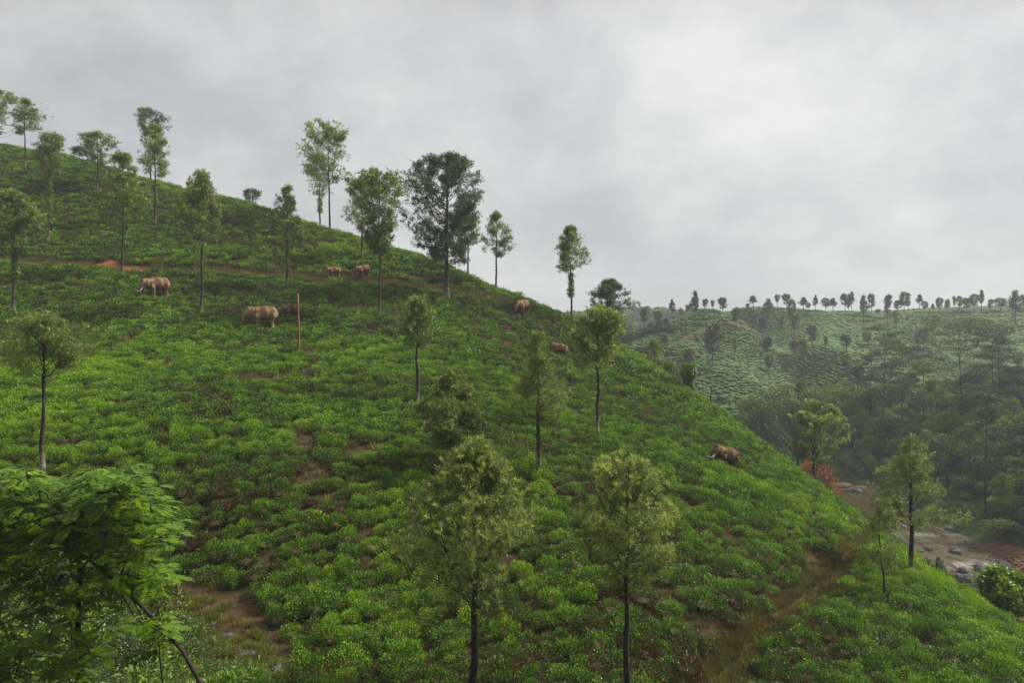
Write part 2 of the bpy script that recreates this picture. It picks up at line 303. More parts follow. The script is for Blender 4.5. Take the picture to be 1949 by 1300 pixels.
def hit(u, v, y0=18.0): return hit0(u, v, HG, y0)
def pxy(u, v): x, y = hit(u, v); return x, y, float(HG(x, y))
nx, ny = len(gx), len(gy)
V = np.stack([GX, GY, GZ], -1).reshape(-1, 3)
I, J = np.meshgrid(np.arange(nx - 1), np.arange(ny - 1)); b0 = (J * nx + I).ravel()
Lp = np.stack([b0, b0 + 1, b0 + nx + 1, b0 + nx], 1)
# ground material: soil, leaf litter and thin weeds; zones are vertex attributes that follow paths and banks
m, N, L = newmat('hill_ground')
tcn = N.new('ShaderNodeTexCoord')
def nz(scale, det, src=tcn.outputs['Object'], rough=0.6):
    n = N.new('ShaderNodeTexNoise'); n.inputs['Scale'].default_value = scale; n.inputs['Detail'].default_value = det; n.inputs['Roughness'].default_value = rough; L.new(src, n.inputs['Vector']); return n
a1 = nz(2.6, 10, rough=.75); soil = lerp_ramp(N, L, a1.outputs[0], [(0.30, (0.016, 0.011, 0.006)), (0.48, (0.045, 0.026, 0.011)), (0.60, (0.050, 0.048, 0.012)), (0.75, (0.090, 0.055, 0.022))])
a2 = nz(3.6, 10, rough=.75); pth = lerp_ramp(N, L, a2.outputs[0], [(0.34, (0.045, 0.027, 0.012)), (0.52, (0.110, 0.066, 0.028)), (0.68, (0.20, 0.135, 0.072))])
a3 = nz(0.35, 8); forest = lerp_ramp(N, L, a3.outputs[0], [(0.35, (0.026, 0.048, 0.010)), (0.65, (0.055, 0.100, 0.016))])
zt = N.new('ShaderNodeAttribute'); zt.attribute_name = 'path_zone'
zf = N.new('ShaderNodeAttribute'); zf.attribute_name = 'wood_zone'
zl = N.new('ShaderNodeAttribute'); zl.attribute_name = 'laterite_zone'
def mixc(f, a, b):
    q = N.new('ShaderNodeMix'); q.data_type = 'RGBA'; L.new(f, q.inputs[0]); L.new(a, q.inputs[6]); L.new(b, q.inputs[7]); return q.outputs[2]
lat = lerp_ramp(N, L, a2.outputs[0], [(0.3, (0.10, 0.045, 0.02)), (0.6, (0.27, 0.105, 0.035))])
c = mixc(zf.outputs['Fac'], soil.outputs[0], forest.outputs[0]); c = mixc(zt.outputs['Fac'], c, pth.outputs[0]); c = mixc(zl.outputs['Fac'], c, lat.outputs[0])
p = N.new('ShaderNodeBsdfPrincipled'); L.new(c, p.inputs['Base Color']); p.inputs['Roughness'].default_value = 0.95; p.inputs['Specular IOR Level'].default_value = 0.2
bb = nz(7, 6); bp = N.new('ShaderNodeBump'); bp.inputs['Strength'].default_value = 0.7; bp.inputs['Distance'].default_value = 0.15; L.new(bb.outputs[0], bp.inputs['Height']); L.new(bp.outputs[0], p.inputs['Normal'])
o = N.new('ShaderNodeOutputMaterial'); L.new(p.outputs[0], o.inputs[0]); M['ground'] = m
me = mesh_np('ground', V, Lp.ravel(), np.full(len(Lp), 4), [m], smooth=True)
vx, vy = V[:, 0], V[:, 1]; wob = (fbm(vx / 2.0, vy / 2.0, 21) - 0.5) * 1.6
dU = seg_dist(vx, vy, upper_path); dL = seg_dist(vx, vy, lower_path)
pz = np.maximum(1 - sstep(0.5, 1.8, dU + wob), 1 - sstep(0.2, 1.0, dL + wob * .6))
pz = np.maximum(pz, 0.8 * (1 - sstep(0.6, 2.0, seg_dist(vx, vy, far_path) + wob)))
pz = np.maximum(pz, 0.7 * (1 - sstep(0.6, 1.8, seg_dist(vx, vy, far_path2) + wob)))
for (qx, qy), rr in zip(clearing, (1.1, 1.0, 1.0, 1.0, 1.0)): pz = np.maximum(pz, 0.5 * (1 - sstep(rr * 0.5, rr * 1.3, np.hypot(vx - qx, vy - qy) + wob * 0.6)))
dR = seg_dist(vx, vy, river)
wz = np.clip(sstep(14, 30, dR) * 0 + ((vx > 36) | (vy > 190)) * (vy < 262), 0, 1) * 1.0
wz = np.maximum(wz, (vy > 560) * 1.0); fz_ = ((vy > 240) & (vy < 560)) * 1.0; wz = np.maximum(wz, fz_)
lz = np.zeros(len(V))
for u, v, rr in [(205,507,2.6),(258,515,2.4),(1820,1045,0),]:
    if rr: qx, qy = hit(u, v); lz = np.maximum(lz, 1 - sstep(rr * 0.4, rr * 1.1, np.hypot((vx - qx) * 0.7, vy - qy) + wob * 0.7))
lz = np.maximum(lz, (1 - sstep(3.0, 4.6, np.abs(dR - 9.5))) * (vx > 74) * (vy > 126) * (vy < 143))
for nm, arr in (('path_zone', pz), ('wood_zone', wz), ('laterite_zone', lz)):
    at = me.attributes.new(nm, 'FLOAT', 'POINT'); at.data.foreach_set('value', arr.astype(np.float32))
ground = link('ground', me); tag(ground, kind='structure')


# ---------------------------------------------------------------- scattering (only for what is tagged 'stuff')
LIB = bpy.data.collections.new('plant_variants')
def variant_collection(name, meshes):
    c = bpy.data.collections.new(name); obs = []
    for i, me in enumerate(meshes):
        o = bpy.data.objects.new('%s_%02d' % (name, i), me); c.objects.link(o)
    return c
def scatter(name, pos, rot, scl, idx, coll, label=None, kind='stuff'):
    n = len(pos); me = bpy.data.meshes.new(name); me.vertices.add(n); me.vertices.foreach_set('co', np.asarray(pos, np.float32).ravel())
    for nm, arr, ty in (('rot', rot, 'FLOAT_VECTOR'), ('scl', scl, 'FLOAT_VECTOR')):
        a = me.attributes.new(nm, ty, 'POINT'); a.data.foreach_set('vector', np.asarray(arr, np.float32).ravel())
    a = me.attributes.new('idx', 'INT', 'POINT'); a.data.foreach_set('value', np.asarray(idx, np.int32))
    o = link(name, me); tag(o, label=label, kind=kind)
    ng = bpy.data.node_groups.new(name, 'GeometryNodeTree')
    ng.interface.new_socket('Geometry', in_out='INPUT', socket_type='NodeSocketGeometry'); ng.interface.new_socket('Geometry', in_out='OUTPUT', socket_type='NodeSocketGeometry')
    N = ng.nodes; L = ng.links; gi = N.new('NodeGroupInput'); go = N.new('NodeGroupOutput')
    ci = N.new('GeometryNodeCollectionInfo'); ci.inputs['Collection'].default_value = coll; ci.inputs['Separate Children'].default_value = True; ci.inputs['Reset Children'].default_value = True
    ip = N.new('GeometryNodeInstanceOnPoints'); ip.inputs['Pick Instance'].default_value = True
    def na(nm, ty):
        q = N.new('GeometryNodeInputNamedAttribute'); q.data_type = ty; q.inputs['Name'].default_value = nm; return q.outputs[0]
    e2r = N.new('FunctionNodeEulerToRotation'); L.new(na('rot', 'FLOAT_VECTOR'), e2r.inputs[0])
    L.new(gi.outputs[0], ip.inputs['Points']); L.new(ci.outputs[0], ip.inputs['Instance']); L.new(na('idx', 'INT'), ip.inputs['Instance Index'])
    L.new(e2r.outputs[0], ip.inputs['Rotation']); L.new(na('scl', 'FLOAT_VECTOR'), ip.inputs['Scale']); L.new(ip.outputs[0], go.inputs[0])
    md = o.modifiers.new('scatter', 'NODES'); md.node_group = ng
    return o
# ---------------------------------------------------------------- leaves
def unit(a): return a / (np.linalg.norm(a, axis=-1, keepdims=True) + 1e-9)
def leaf_quads(p, d, nrm, l, w, fold=0.0):
    """diamond leaves: base p, direction d, face normal about nrm, length l, width w"""
    d = unit(d); s = unit(np.cross(d, nrm)); l = np.asarray(l)[..., None] if np.ndim(l) else l; w = np.asarray(w)[..., None] if np.ndim(w) else w
    up = unit(np.cross(s, d)) * (w * fold)
    return np.stack([p, p + d * l * 0.5 + s * w * 0.5 + up, p + d * l, p + d * l * 0.5 - s * w * 0.5 + up], 1)
def tea_mesh(seed, n, leaf, name='tea_foliage'):
    rs = np.random.RandomState(seed); nd = unit(rs.normal(size=(n, 3)) * (1, 1, 0.9)); nd[:, 2] = np.abs(nd[:, 2]) * 1.15 - 0.22; nd = unit(nd)
    k = np.ones(n)
    for _ in range(5):
        q = rs.normal(size=3); q *= rs.uniform(2.2, 6.5) / np.linalg.norm(q); k += 0.10 * np.sin(nd @ q + rs.uniform(0, 6.28))
    shell = 1 - rs.uniform(0, 1, n) ** 2.2 * 0.42
    flat = np.stack([nd[:, 0] * 0.76, nd[:, 1] * 0.76, 0.30 + 0.56 * np.sign(nd[:, 2]) * np.abs(nd[:, 2]) ** 0.75], 1)
    p = flat * (k * shell)[:, None]; p += rs.normal(size=(n, 3)) * 0.055
    d = unit(nd + rs.normal(size=(n, 3)) * 0.75 + (0, 0, 0.45)); nr = unit(rs.normal(size=(n, 3)) * 0.55 + nd * 0.5 + (0, 0, 0.8))
    L_ = leaf * rs.uniform(0.7, 1.35, n); Qd = leaf_quads(p, d, nr, L_, L_ * 0.46, 0.12)
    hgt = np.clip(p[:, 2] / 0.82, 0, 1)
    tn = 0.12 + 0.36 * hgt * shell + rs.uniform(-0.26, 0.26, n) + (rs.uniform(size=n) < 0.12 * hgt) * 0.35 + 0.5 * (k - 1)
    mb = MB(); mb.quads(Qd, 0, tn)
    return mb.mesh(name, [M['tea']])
def twig_mesh(seed, name='tea_stems'):
    rs = np.random.RandomState(seed); mb = MB()
    for i in range(11):
        a = rs.uniform(0, 6.28); r = rs.uniform(0.35, 0.72); z = rs.uniform(0.35, 0.62)
        P_ = [(0.04 * math.cos(a), 0.04 * math.sin(a), -0.1), (0.45 * r * math.cos(a + .3), 0.45 * r * math.sin(a + .3), 0.5 * z), (r * math.cos(a), r * math.sin(a), z)]
        mb.tube(P_, [0.025, 0.016, 0.007], 4, 0)
    V_, F_ = lump(1, (0.50, 0.50, 0.20), 0.2, seed); mb.add(V_ + (0, 0, 0.2), F_.ravel(), np.full(len(F_), 3), 0)
    return mb.mesh(name, [M['tea_twig']])
def joined(name, a, b):                            # a bush for the scattered mass: foliage and stems in one mesh
    def arr(me):
        v = np.empty(len(me.vertices) * 3, np.float32); me.vertices.foreach_get('co', v); l = np.empty(len(me.loops), np.int32); me.loops.foreach_get('vertex_index', l)
        c = np.empty(len(me.polygons), np.int32); me.polygons.foreach_get('loop_total', c); t = np.empty(len(me.polygons), np.float32); me.attributes['tint'].data.foreach_get('value', t); return v.reshape(-1, 3), l, c, t
    mb = MB(); v, l, c, t = arr(a); mb.add(v, l, c, 0, t); v, l, c, t = arr(b); mb.add(v, l, c, 1, t)
    return mb.mesh(name, [a.materials[0], b.materials[0]])
near_f = [tea_mesh(100 + i, 2300, 0.092) for i in range(6)]; near_t = [twig_mesh(200 + i) for i in range(6)]
mid_v = [joined('tea_bush_mid', tea_mesh(300 + i, 1300, 0.12), near_t[i]) for i in range(6)]
far_v = [joined('tea_bush_far', tea_mesh(400 + i, 520, 0.19), near_t[i]) for i in range(5)]
c_near = variant_collection('tea_near', [joined('tea_bush_near', a, b) for a, b in zip(near_f, near_t)]); c_mid = variant_collection('tea_mid', mid_v); c_far = variant_collection('tea_upper', far_v)

# elephants' places are needed first: tea does not grow through them
#  u, v(feet hidden: ground under the belly), scale of a 2.5 m animal, heading (deg, 0 = towards the left of the picture, + turns the head to the camera), kind, label
ELE = [
 (303, 568, 1.10, 40, 'tusk', 'tan tusked elephant below the bare path, uppermost left animal on the tea slope'),
 (503, 630, 1.10, 16, 'plain', 'large brown elephant with pale rump walking left in the middle of the tea slope'),
 (556, 606, 0.72, 12, 'calf', 'small elephant calf beside the wooden pole, following the large brown elephant'),
 (638, 535, 0.66, 24, 'calf', 'small tan elephant calf on the bare path with its rounded back showing'),
 (694, 534, 0.74, 40, 'calf', 'reddish young elephant half hidden behind silver oak foliage on the bare path'),
 (997, 601, 0.90, 52, 'plain', 'russet elephant facing the camera near the skyline of the tea hill'),
 (1063, 680, 0.70, -8, 'calf', 'small dark red elephant partly hidden by a silver oak crown high on the right slope'),
 (1378, 896, 0.82, 22, 'tusk', 'lone bull elephant with white tusks and rusty back on the steep right slope'),
]
EPOS = []
for u, v, sc, hd, kd, lb in ELE:
    x, y = hit(u, v); EPOS.append((x, y))
EPOS = np.array(EPOS)
# ---------------------------------------------------------------- tea on the near hill
rs = np.random.RandomState(11)
px_, py_ = [], []
# planting rows: slanting across the foot of the hill, along the contour higher up
for (lo, hi, sl, wv) in ((-60, 190, 0.62, 1.1), (60, 230, 0.10, 0.8)):
    for r_ in np.arange(lo, hi, 1.55):
        xs = np.arange(-150, 66, 0.80) + rs.uniform(-0.3, 0.3); xs = xs + rs.uniform(-0.16, 0.16, len(xs)); ys = r_ + rs.uniform(-0.08, 0.08, len(xs)) + wv * np.sin(xs / 13.0 + r_ / 17.0) + sl * xs
        edge_y = 99 + 3 * np.sin(xs / 7.0); k_ = (ys < edge_y) if sl > .3 else (ys >= edge_y)
        px_.append(xs[k_]); py_.append(ys[k_])
bx = np.concatenate(px_); by = np.concatenate(py_)
keep = (by > 22) & (by < 192) & (bx > -150)
keep &= seg_dist(bx, by, upper_path) > 1.45 + 0.5 * (vnoise(bx / 3, by / 3, 2) - 0.5)
keep &= seg_dist(bx, by, lower_path) > 1.0 + 0.5 * (vnoise(bx / 2, by / 2, 4) - 0.5)
keep &= rs.uniform(size=len(bx)) > 0.035
gap = fbm(bx / 5.0, by / 5.0, 31, 2); keep &= ~((gap > 0.72) & (rs.uniform(size=len(bx)) < 0.6))
gap2 = vnoise(bx / 1.6 + by / 3.2, by / 14.0, 77); keep &= ~((gap2 > 0.90) & (rs.uniform(size=len(bx)) < 0.6))
for u_, v_ in ((205, 509), (258, 517)):
    hx_, hy_ = hit(u_, v_); keep &= np.hypot((bx - hx_) * .7, by - hy_) > 1.9
for (qx, qy), rr in zip(clearing, (1.7, 1.6, 1.5, 1.6, 1.6)): keep &= np.hypot(bx - qx, by - qy) > rr
def pu(x, y): return CX + F * x / y
def pv(x, y, z): return HV - F * z / y
bz = HG(bx, by); bu = pu(bx, by); bv = pv(bx, by, bz)
edge = np.interp(bu, [-400, 250, 340, 430, 500, 560, 640], [1090, 1090, 1130, 1165, 1215, 1330, 1400])      # below this line: scrub, no tea
scrubline = bv > edge
keep &= ~scrubline
# the hill's far side: a few rows only
silY = np.interp(bu, [s[0] for s in sil], [s[2] for s in sil])
keep &= by < silY + 16
keep &= bz > -31
for (ex, ey), E in zip(EPOS, ELE):
    ln = 1.7 * E[2]; th = R(E[3]); ddx, ddy = -math.cos(th), -math.sin(th)
    a = (bx - ex) * ddx + (by - ey) * ddy; b = -(bx - ex) * ddy + (by - ey) * ddx
    keep &= ~((np.abs(a - 0.25) < ln + 0.25) & (np.abs(b) < 0.72 * E[2] + 0.1))
keep &= ~((vnoise(bx * .9, by * .9, 123) > .93))
bx, by, bz, bu, bv = bx[keep], by[keep], bz[keep], bu[keep], bv[keep]
n = len(bx); print('BUSHES', n)
s0 = 0.82 * rs.uniform(0.72, 1.22, n) * (0.92 + 0.2 * vnoise(bx / 8, by / 8, 61)); s2 = s0 * rs.uniform(0.80, 1.25, n)
e_ = 0.6; gxn = -(HG(bx + e_, by) - HG(bx - e_, by)) / (2 * e_); gyn = -(HG(bx, by + e_) - HG(bx, by - e_)) / (2 * e_)
rotx = -gyn * 0.55 * 1.0; roty = gxn * 0.55
rotz = rs.uniform(0, 6.28, n)
def tilt_euler(rx, ry, rz):
    out = np.empty((len(rx), 3))
    for i in range(len(rx)):
        q = Matrix.Rotation(rx[i], 3, 'X') @ Matrix.Rotation(ry[i], 3, 'Y') @ Matrix.Rotation(rz[i], 3, 'Z'); out[i] = q.to_euler()[:]
    return out
ROT = tilt_euler(rotx, roty, rotz); SCL_ = np.stack([s0, s0, s2], 1); POS = np.stack([bx, by, bz - 0.04], 1)
inview = (bu > -20) & (bu < 1969) & (bv - 40 < 1300)
order = np.argsort(by + np.where(inview, 0, 1e4)); near_ids = order[:300]
isnear = np.zeros(n, bool); isnear[near_ids] = True
ynear = by[near_ids].max()
c0 = ~isnear & (by < 58); c1 = ~isnear & (by >= 58) & (by < 92); c2 = ~isnear & (by >= 92)
# one mass of tea beyond the 300 nearest bushes: three densities of the same plant in one object each
var_all = variant_collection('tea', [o_.data for o_ in c_near.objects] + mid_v + far_v)
idx = np.where(c0, rs.randint(0, 6, n), np.where(c1, 6 + rs.randint(0, 6, n), 12 + rs.randint(0, 5, n)))
kk = ~isnear
scatter('tea_bushes', POS[kk], ROT[kk], SCL_[kk], idx[kk], var_all, 'dense rows of clipped green tea bushes covering the hill above the nearest ones')
def tea_zone(u, v):
    if u > np.interp(v, [1015, 1300], [1640, 1350]): return ('tea bush below the grassy path in the bottom right corner', 'tea bushes below the grassy path')
    if u > 1230: return ('tea bush above the grassy path, right of the slim oak trunk', 'tea bushes above the grassy path')
    if u > 960: return ('tea bush between the thick and the slim foreground oak trunk', 'tea bushes between the two foreground oaks')
    if u > 640: return ('tea bush under or left of the thick pale shooted oak', 'tea bushes left of the foreground oak')
    if u > 330: return ('tea bush above or beside the stony brown clearing', 'tea bushes round the stony clearing')
    return ('tea bush behind the bright green broadleaf tree at lower left', 'tea bushes behind the broadleaf tree')
for q, i in enumerate(near_ids):
    k = rs.randint(0, 6); o = link('tea_bush', near_f[k], None, POS[i]); o.rotation_euler = ROT[i]; o.scale = SCL_[i]
    lb, gp = tea_zone(bu[i], bv[i]); band = 0 if by[i] < 35.5 else 1 if by[i] < 40.5 else 2
    lb = ('front row ', 'middle distance ', 'rear ')[band] + lb; tag(o, lb, 'bush', gp + (', front rows', ', middle rows', ', rear rows')[band])
    st = link('stems', near_t[k], o)
# ---------------------------------------------------------------- tea on the far hill
ft = []
for i in range(8):
    V_, F_ = lump(2, (0.95, 0.80, 0.55), 0.22, 500 + i, 3.0); mb = MB(); mb.add(V_ + (0, 0, 0.2), F_.ravel(), np.full(len(F_), 3), 0, np.random.RandomState(i).uniform(0.25, 0.6, len(F_)) + 0.12 * (V_[F_].mean(1)[:, 2] > 0.2)); ft.append(mb.mesh('tea_bush_distant', [M['tea_far']]))
c_ft = variant_collection('tea_distant', ft)
rs = np.random.RandomState(5); fx_, fy_ = [], []
for yy in np.arange(246, 470, 1.5):
    xs = np.arange(30, 330, 1.35); xs = xs[(xs / yy * F + CX < 2120)]; xs = xs + rs.uniform(-.3, .3, len(xs)); fx_.append(xs); fy_.append(yy + rs.uniform(-.5, .5, len(xs)) + 2.6 * np.sin(xs / 17.0 + yy / 40) + 1.1 * np.sin(xs / 5.3 + yy / 9) + 0.08 * xs)
fx = np.concatenate(fx_); fy = np.concatenate(fy_); fu = pu(fx, fy)
kp = (rs.uniform(size=len(fx)) > 0.08) & (fbm(fx / 6, fy / 6, 41, 2) < 0.76) & (seg_dist(fx, fy, far_path) > 1.5) & (seg_dist(fx, fy, far_path2) > 1.3) & (fy < 470)
fl = np.interp(fx, [30, 66, 76, 90, 130, 200, 330], [246, 246, 256, 268, 268, 265, 262]); kp &= fy > fl
kp &= ~((fu < 1330) & (fbm(fx / 12, fy / 12, 43, 2) > 0.6))
fx, fy = fx[kp], fy[kp]; fz = HG(fx, fy); n = len(fx); s0 = rs.uniform(0.8, 1.2, n)
scatter('distant_tea_bushes', np.stack([fx, fy, fz], 1), np.stack([np.zeros(n), np.zeros(n), rs.uniform(0, 6.28, n)], 1), np.stack([s0 * 1.25, s0 * 1.15, s0 * rs.uniform(.6, .85, n)], 1), rs.randint(0, 8, n), c_ft, 'hazy rows of tea covering the far hill')

# ---------------------------------------------------------------- trees
PROF = {
 'oak': lambda t: np.interp(t, [0, .10, .22, .34, .48, .60, .74, .88, 1], [.60, 1, .78, .96, .66, .68, .40, .26, .05]),
 'round': lambda t: np.interp(t, [0, .15, .3, .5, .65, .85, 1], [.6, .95, .86, 1, .86, .58, .20]),
 'cone': lambda t: np.interp(t, [0, .12, .28, .42, .6, .75, 1], [.6, 1, .72, .80, .46, .34, .04]),
 'top': lambda t: np.interp(t, [0, .3, .6, .85, 1], [.35, .6, 1, .85, .4]),
 'ragged': lambda t: np.interp(t, [0, .2, .35, .5, .65, .85, 1], [.9, .6, 1, .55, .8, .6, .2])}
def tuft_leaves(mb, C, D, k, leaf, wd, rs, tint, spread=0.85, mi=0, jit=None):
    n = len(C); Cc = np.repeat(C, k, 0); Dd = np.repeat(unit(D), k, 0); N_ = n * k
    d = unit(Dd * 0.7 + rs.normal(size=(N_, 3)) * spread + (0, 0, 0.12)); j = leaf * 0.45 if jit is None else jit
    p = Cc + rs.normal(size=(N_, 3)) * j; nr = unit(rs.normal(size=(N_, 3)) * 0.6 + (0, 0, 0.8)); L_ = leaf * rs.uniform(.6, 1.3, N_)
    mb.quads(leaf_quads(p, d, nr, L_, L_ * wd, 0.1), mi, np.repeat(tint, k) + rs.uniform(-.1, .1, N_))
def tree_meshes(seed, Ht, cb, Wd, prof='oak', tufts=420, k=11, leaf=0.22, wd=0.28, tr=0.16, fol='oak', shoots=0.12, nb=None, bend=0.42, multi=0, pale=0.12, elev=(0.4, 1.1), clump=1.1, low=0.0, name='silver_oak'):
    """trunk with limbs, and the crown of leaf tufts, as two meshes; z = 0 is the ground"""
    rs = np.random.RandomState(seed); tb = MB(); cbm = MB(); P_ = PROF[prof]
    nz_ = 12; zt = np.linspace(0, 1, nz_); wob = np.cumsum(rs.normal(size=(nz_, 2)) * bend * 0.10, 0); wob -= wob[0]
    stems = [np.stack([wob[:, 0], wob[:, 1], zt * Ht * 0.97 - 0.25 * (1 - zt)], 1)]
    rad = [tr * (1 - zt * 0.93) ** 0.85 * (1 + 0.5 * np.exp(-zt * Ht / 0.35))]
    for i in range(multi):                          # codominant stems that leave the trunk near the crown's foot
        z0 = Ht * (cb + rs.uniform(0, .12)); a = i * 6.28 / multi + rs.uniform(-.5, .5); rr = Wd * rs.uniform(.10, .24); s = np.linspace(0, 1, 7)
        bx0 = np.interp(z0, stems[0][:, 2], stems[0][:, 0]); by0 = np.interp(z0, stems[0][:, 2], stems[0][:, 1])
        stems.append(np.stack([bx0 + math.cos(a) * rr * np.sqrt(s), by0 + math.sin(a) * rr * np.sqrt(s), z0 + (Ht * rs.uniform(.78, .93) - z0) * s], 1)); rad.append(tr * 0.5 * (1 - .85 * s))
    for st, r in zip(stems, rad):
        if st is stems[0]:
            tb.tube(st, r, 8, 1 if pale > 0 else 0)
        else: tb.tube(st, r, 6, 0)
    nb = nb or int(12 + Ht * 1.6)
    C, D, T = [], [], []
    az0 = rs.uniform(0, 6.28); lop = rs.uniform(0, 6.28)
    for i in range(rs.randint(2, 6) if Ht > 5 else 0):   # dead stubs left on the bare stem
        z0 = Ht * rs.uniform(.18, cb + .05); a = rs.uniform(0, 6.28); l = rs.uniform(.15, .6); x0_, y0_ = np.interp(z0, stems[0][:, 2], stems[0][:, 0]), np.interp(z0, stems[0][:, 2], stems[0][:, 1])
        tb.tube([(x0_, y0_, z0), (x0_ + math.cos(a) * l, y0_ + math.sin(a) * l, z0 + l * rs.uniform(.2, .9))], [tr * .22, tr * .06], 4, 0)
    for i in range(nb):
        t = (i + rs.uniform(0, 1)) / nb; si = 0 if multi == 0 else rs.randint(0, multi + 1); st = stems[si]; z0 = Ht * (cb + (1 - cb) * t * 0.93)
        if si and z0 < st[0, 2]: st = stems[0]
        z0 = min(z0, st[-1, 2]); bxy = np.array([np.interp(z0, st[:, 2], st[:, 0]), np.interp(z0, st[:, 2], st[:, 1])])
        a = az0 + i * 2.4 + rs.uniform(-.5, .5); Lr = Wd / 2 * float(P_(t)) * rs.uniform(.6, 1.0) * (1 + .28 * math.cos(a - lop)); el = rs.uniform(*elev) * (0.8 + 0.5 * t)
        off = np.hypot(*bxy); Lr = max(0.25, Lr - 0.6 * off * (1 if math.cos(a) * bxy[0] + math.sin(a) * bxy[1] > 0 else -0.6))
        s = np.linspace(0, 1, 5); z_end = min(Lr * math.tan(el), (Ht - z0) * .8)
        Bp = np.stack([bxy[0] + math.cos(a) * Lr * s, bxy[1] + math.sin(a) * Lr * s, z0 - Ht * 0.02 + z_end * s ** 1.5], 1); Bp[1:-1] += rs.normal(size=(3, 3)) * Lr * 0.04
        r0 = max(0.010, tr * 0.28 * (Lr / (Wd / 2 + .01)) * (1 - t * .5)); Bd = Bp.copy(); Bd[:, :2] = bxy + (Bd[:, :2] - bxy) * .8; tb.tube(Bd, r0 * (1 - .85 * s), 4, 0)
        nt = rs.randint(4, 7)
        for j in range(nt):
            u_ = 0.30 + 0.70 * (j + rs.uniform(0, 1)) / nt; p0 = np.array([np.interp(u_, s, Bp[:, c_]) for c_ in range(3)]); a2 = a + rs.choice([-1, 1]) * rs.uniform(.3, 1.3)
            tl = Lr * rs.uniform(.18, .40) + 0.12; dv = unit(np.array([math.cos(a2), math.sin(a2), rs.uniform(.15, 1.0)])); p1 = p0 + dv * tl; p1[2] = min(p1[2], Ht)
            pq = p0.copy(); pq[:2] = bxy + (p0[:2] - bxy) * .8; tb.tube([pq, pq + (p1 - p0) * .35, pq + (p1 - p0) * .7], [r0 * .35, r0 * .22, 0.006], 3, 0)
            for q in (0.35, 0.7, 1.0): C.append(p0 + (p1 - p0) * q); D.append(dv); T.append((t, u_))
    C = np.array(C); D = np.array(D); tufts = int(tufts * 1.35); GAPT = 0.31 + (0.05 if leaf < 0.18 else 0)
    pick = rs.randint(0, len(C), tufts); sp = clump * 0.28
    CC = C[pick] + rs.normal(size=(tufts, 3)) * sp * (1, 1, .7); DD = D[pick] + rs.normal(size=(tufts, 3)) * .3
    if low > 0:                                     # leafy sprouts low on the trunk
        m_ = int(tufts * low); zz_ = rs.uniform(Ht * .25, Ht * cb, m_); aa = rs.uniform(0, 6.28, m_); rr = rs.uniform(.1, .45, m_)
        CC[:m_] = np.stack([np.cos(aa) * rr, np.sin(aa) * rr, zz_], 1)
    CC[:, 2] = np.where(CC[:, 2] > Ht, 2 * Ht - CC[:, 2] - rs.uniform(0, .1, len(CC)) * Ht, CC[:, 2])
    th_ = np.clip((CC[:, 2] / Ht - cb) / (1 - cb), 0, 1); rm_ = Wd / 2 * P_(th_) * rs.uniform(.95, 1.35, len(CC)); rc_ = np.hypot(CC[:, 0], CC[:, 1]); f_ = np.minimum(1, rm_ / (rc_ + 1e-6)); up_ = th_ > .45
    CC[up_, 0] *= f_[up_]; CC[up_, 1] *= f_[up_]
    azm = np.arctan2(CC[:, 1], CC[:, 0]); lobes = vnoise(azm * 1.3 + seed, CC[:, 2] * 7.0 / Ht + seed, seed + 3); gapn = fbm(CC[:, 0] * 5 / Wd + azm * .3, CC[:, 2] * 9 / Ht + CC[:, 1] * 3 / Wd, seed + 9, 2)
    rr_n = np.hypot(CC[:, 0], CC[:, 1]) / (rm_ + 1e-6); out_ = (rr_n > 0.52 + 0.75 * lobes) | (gapn < GAPT)
    CC = CC[~out_]; DD = DD[~out_]; tufts = len(CC)
    outer = np.hypot(CC[:, 0], CC[:, 1]) / (Wd / 2); hgt = np.clip((CC[:, 2] / Ht - cb) / (1 - cb + 1e-6), 0, 1)
    clm = vnoise(CC[:, 0] * 1.1 + seed, CC[:, 2] * 1.1 + CC[:, 1] * .7, seed)
    tint = 0.36 + 0.26 * clm + rs.uniform(-.08, .08, tufts) + 0.08 * hgt
    sh = rs.uniform(size=tufts) < shoots * (0.35 + outer * hgt * 2.2); tint = np.where(sh, rs.uniform(.72, 1.0, tufts), tint)
    tuft_leaves(cbm, CC[~sh], DD[~sh], k, leaf, wd, rs, tint[~sh])
    if sh.any(): tuft_leaves(cbm, CC[sh] + unit(CC[sh] * (1, 1, 0) + (0, 0, .4)) * leaf * .8, DD[sh] + (0, 0, .9), k, leaf * 1.35, wd * .8, rs, tint[sh], spread=.55, jit=leaf * .12)
    return tb.mesh('trunk', [M['bark'], M['bark_foot']], smooth=True), cbm.mesh('crown', [M[fol]])
def put_tree(kind, base, meshes, label, cat='tree', group=None, rz=0.0, scl=(1, 1, 1)):
    e_ = empty(kind, base, rz); e_.scale = scl; tag(e_, label, cat, group)
    link('trunk', meshes[0], e_); link('crown', meshes[1], e_); return e_
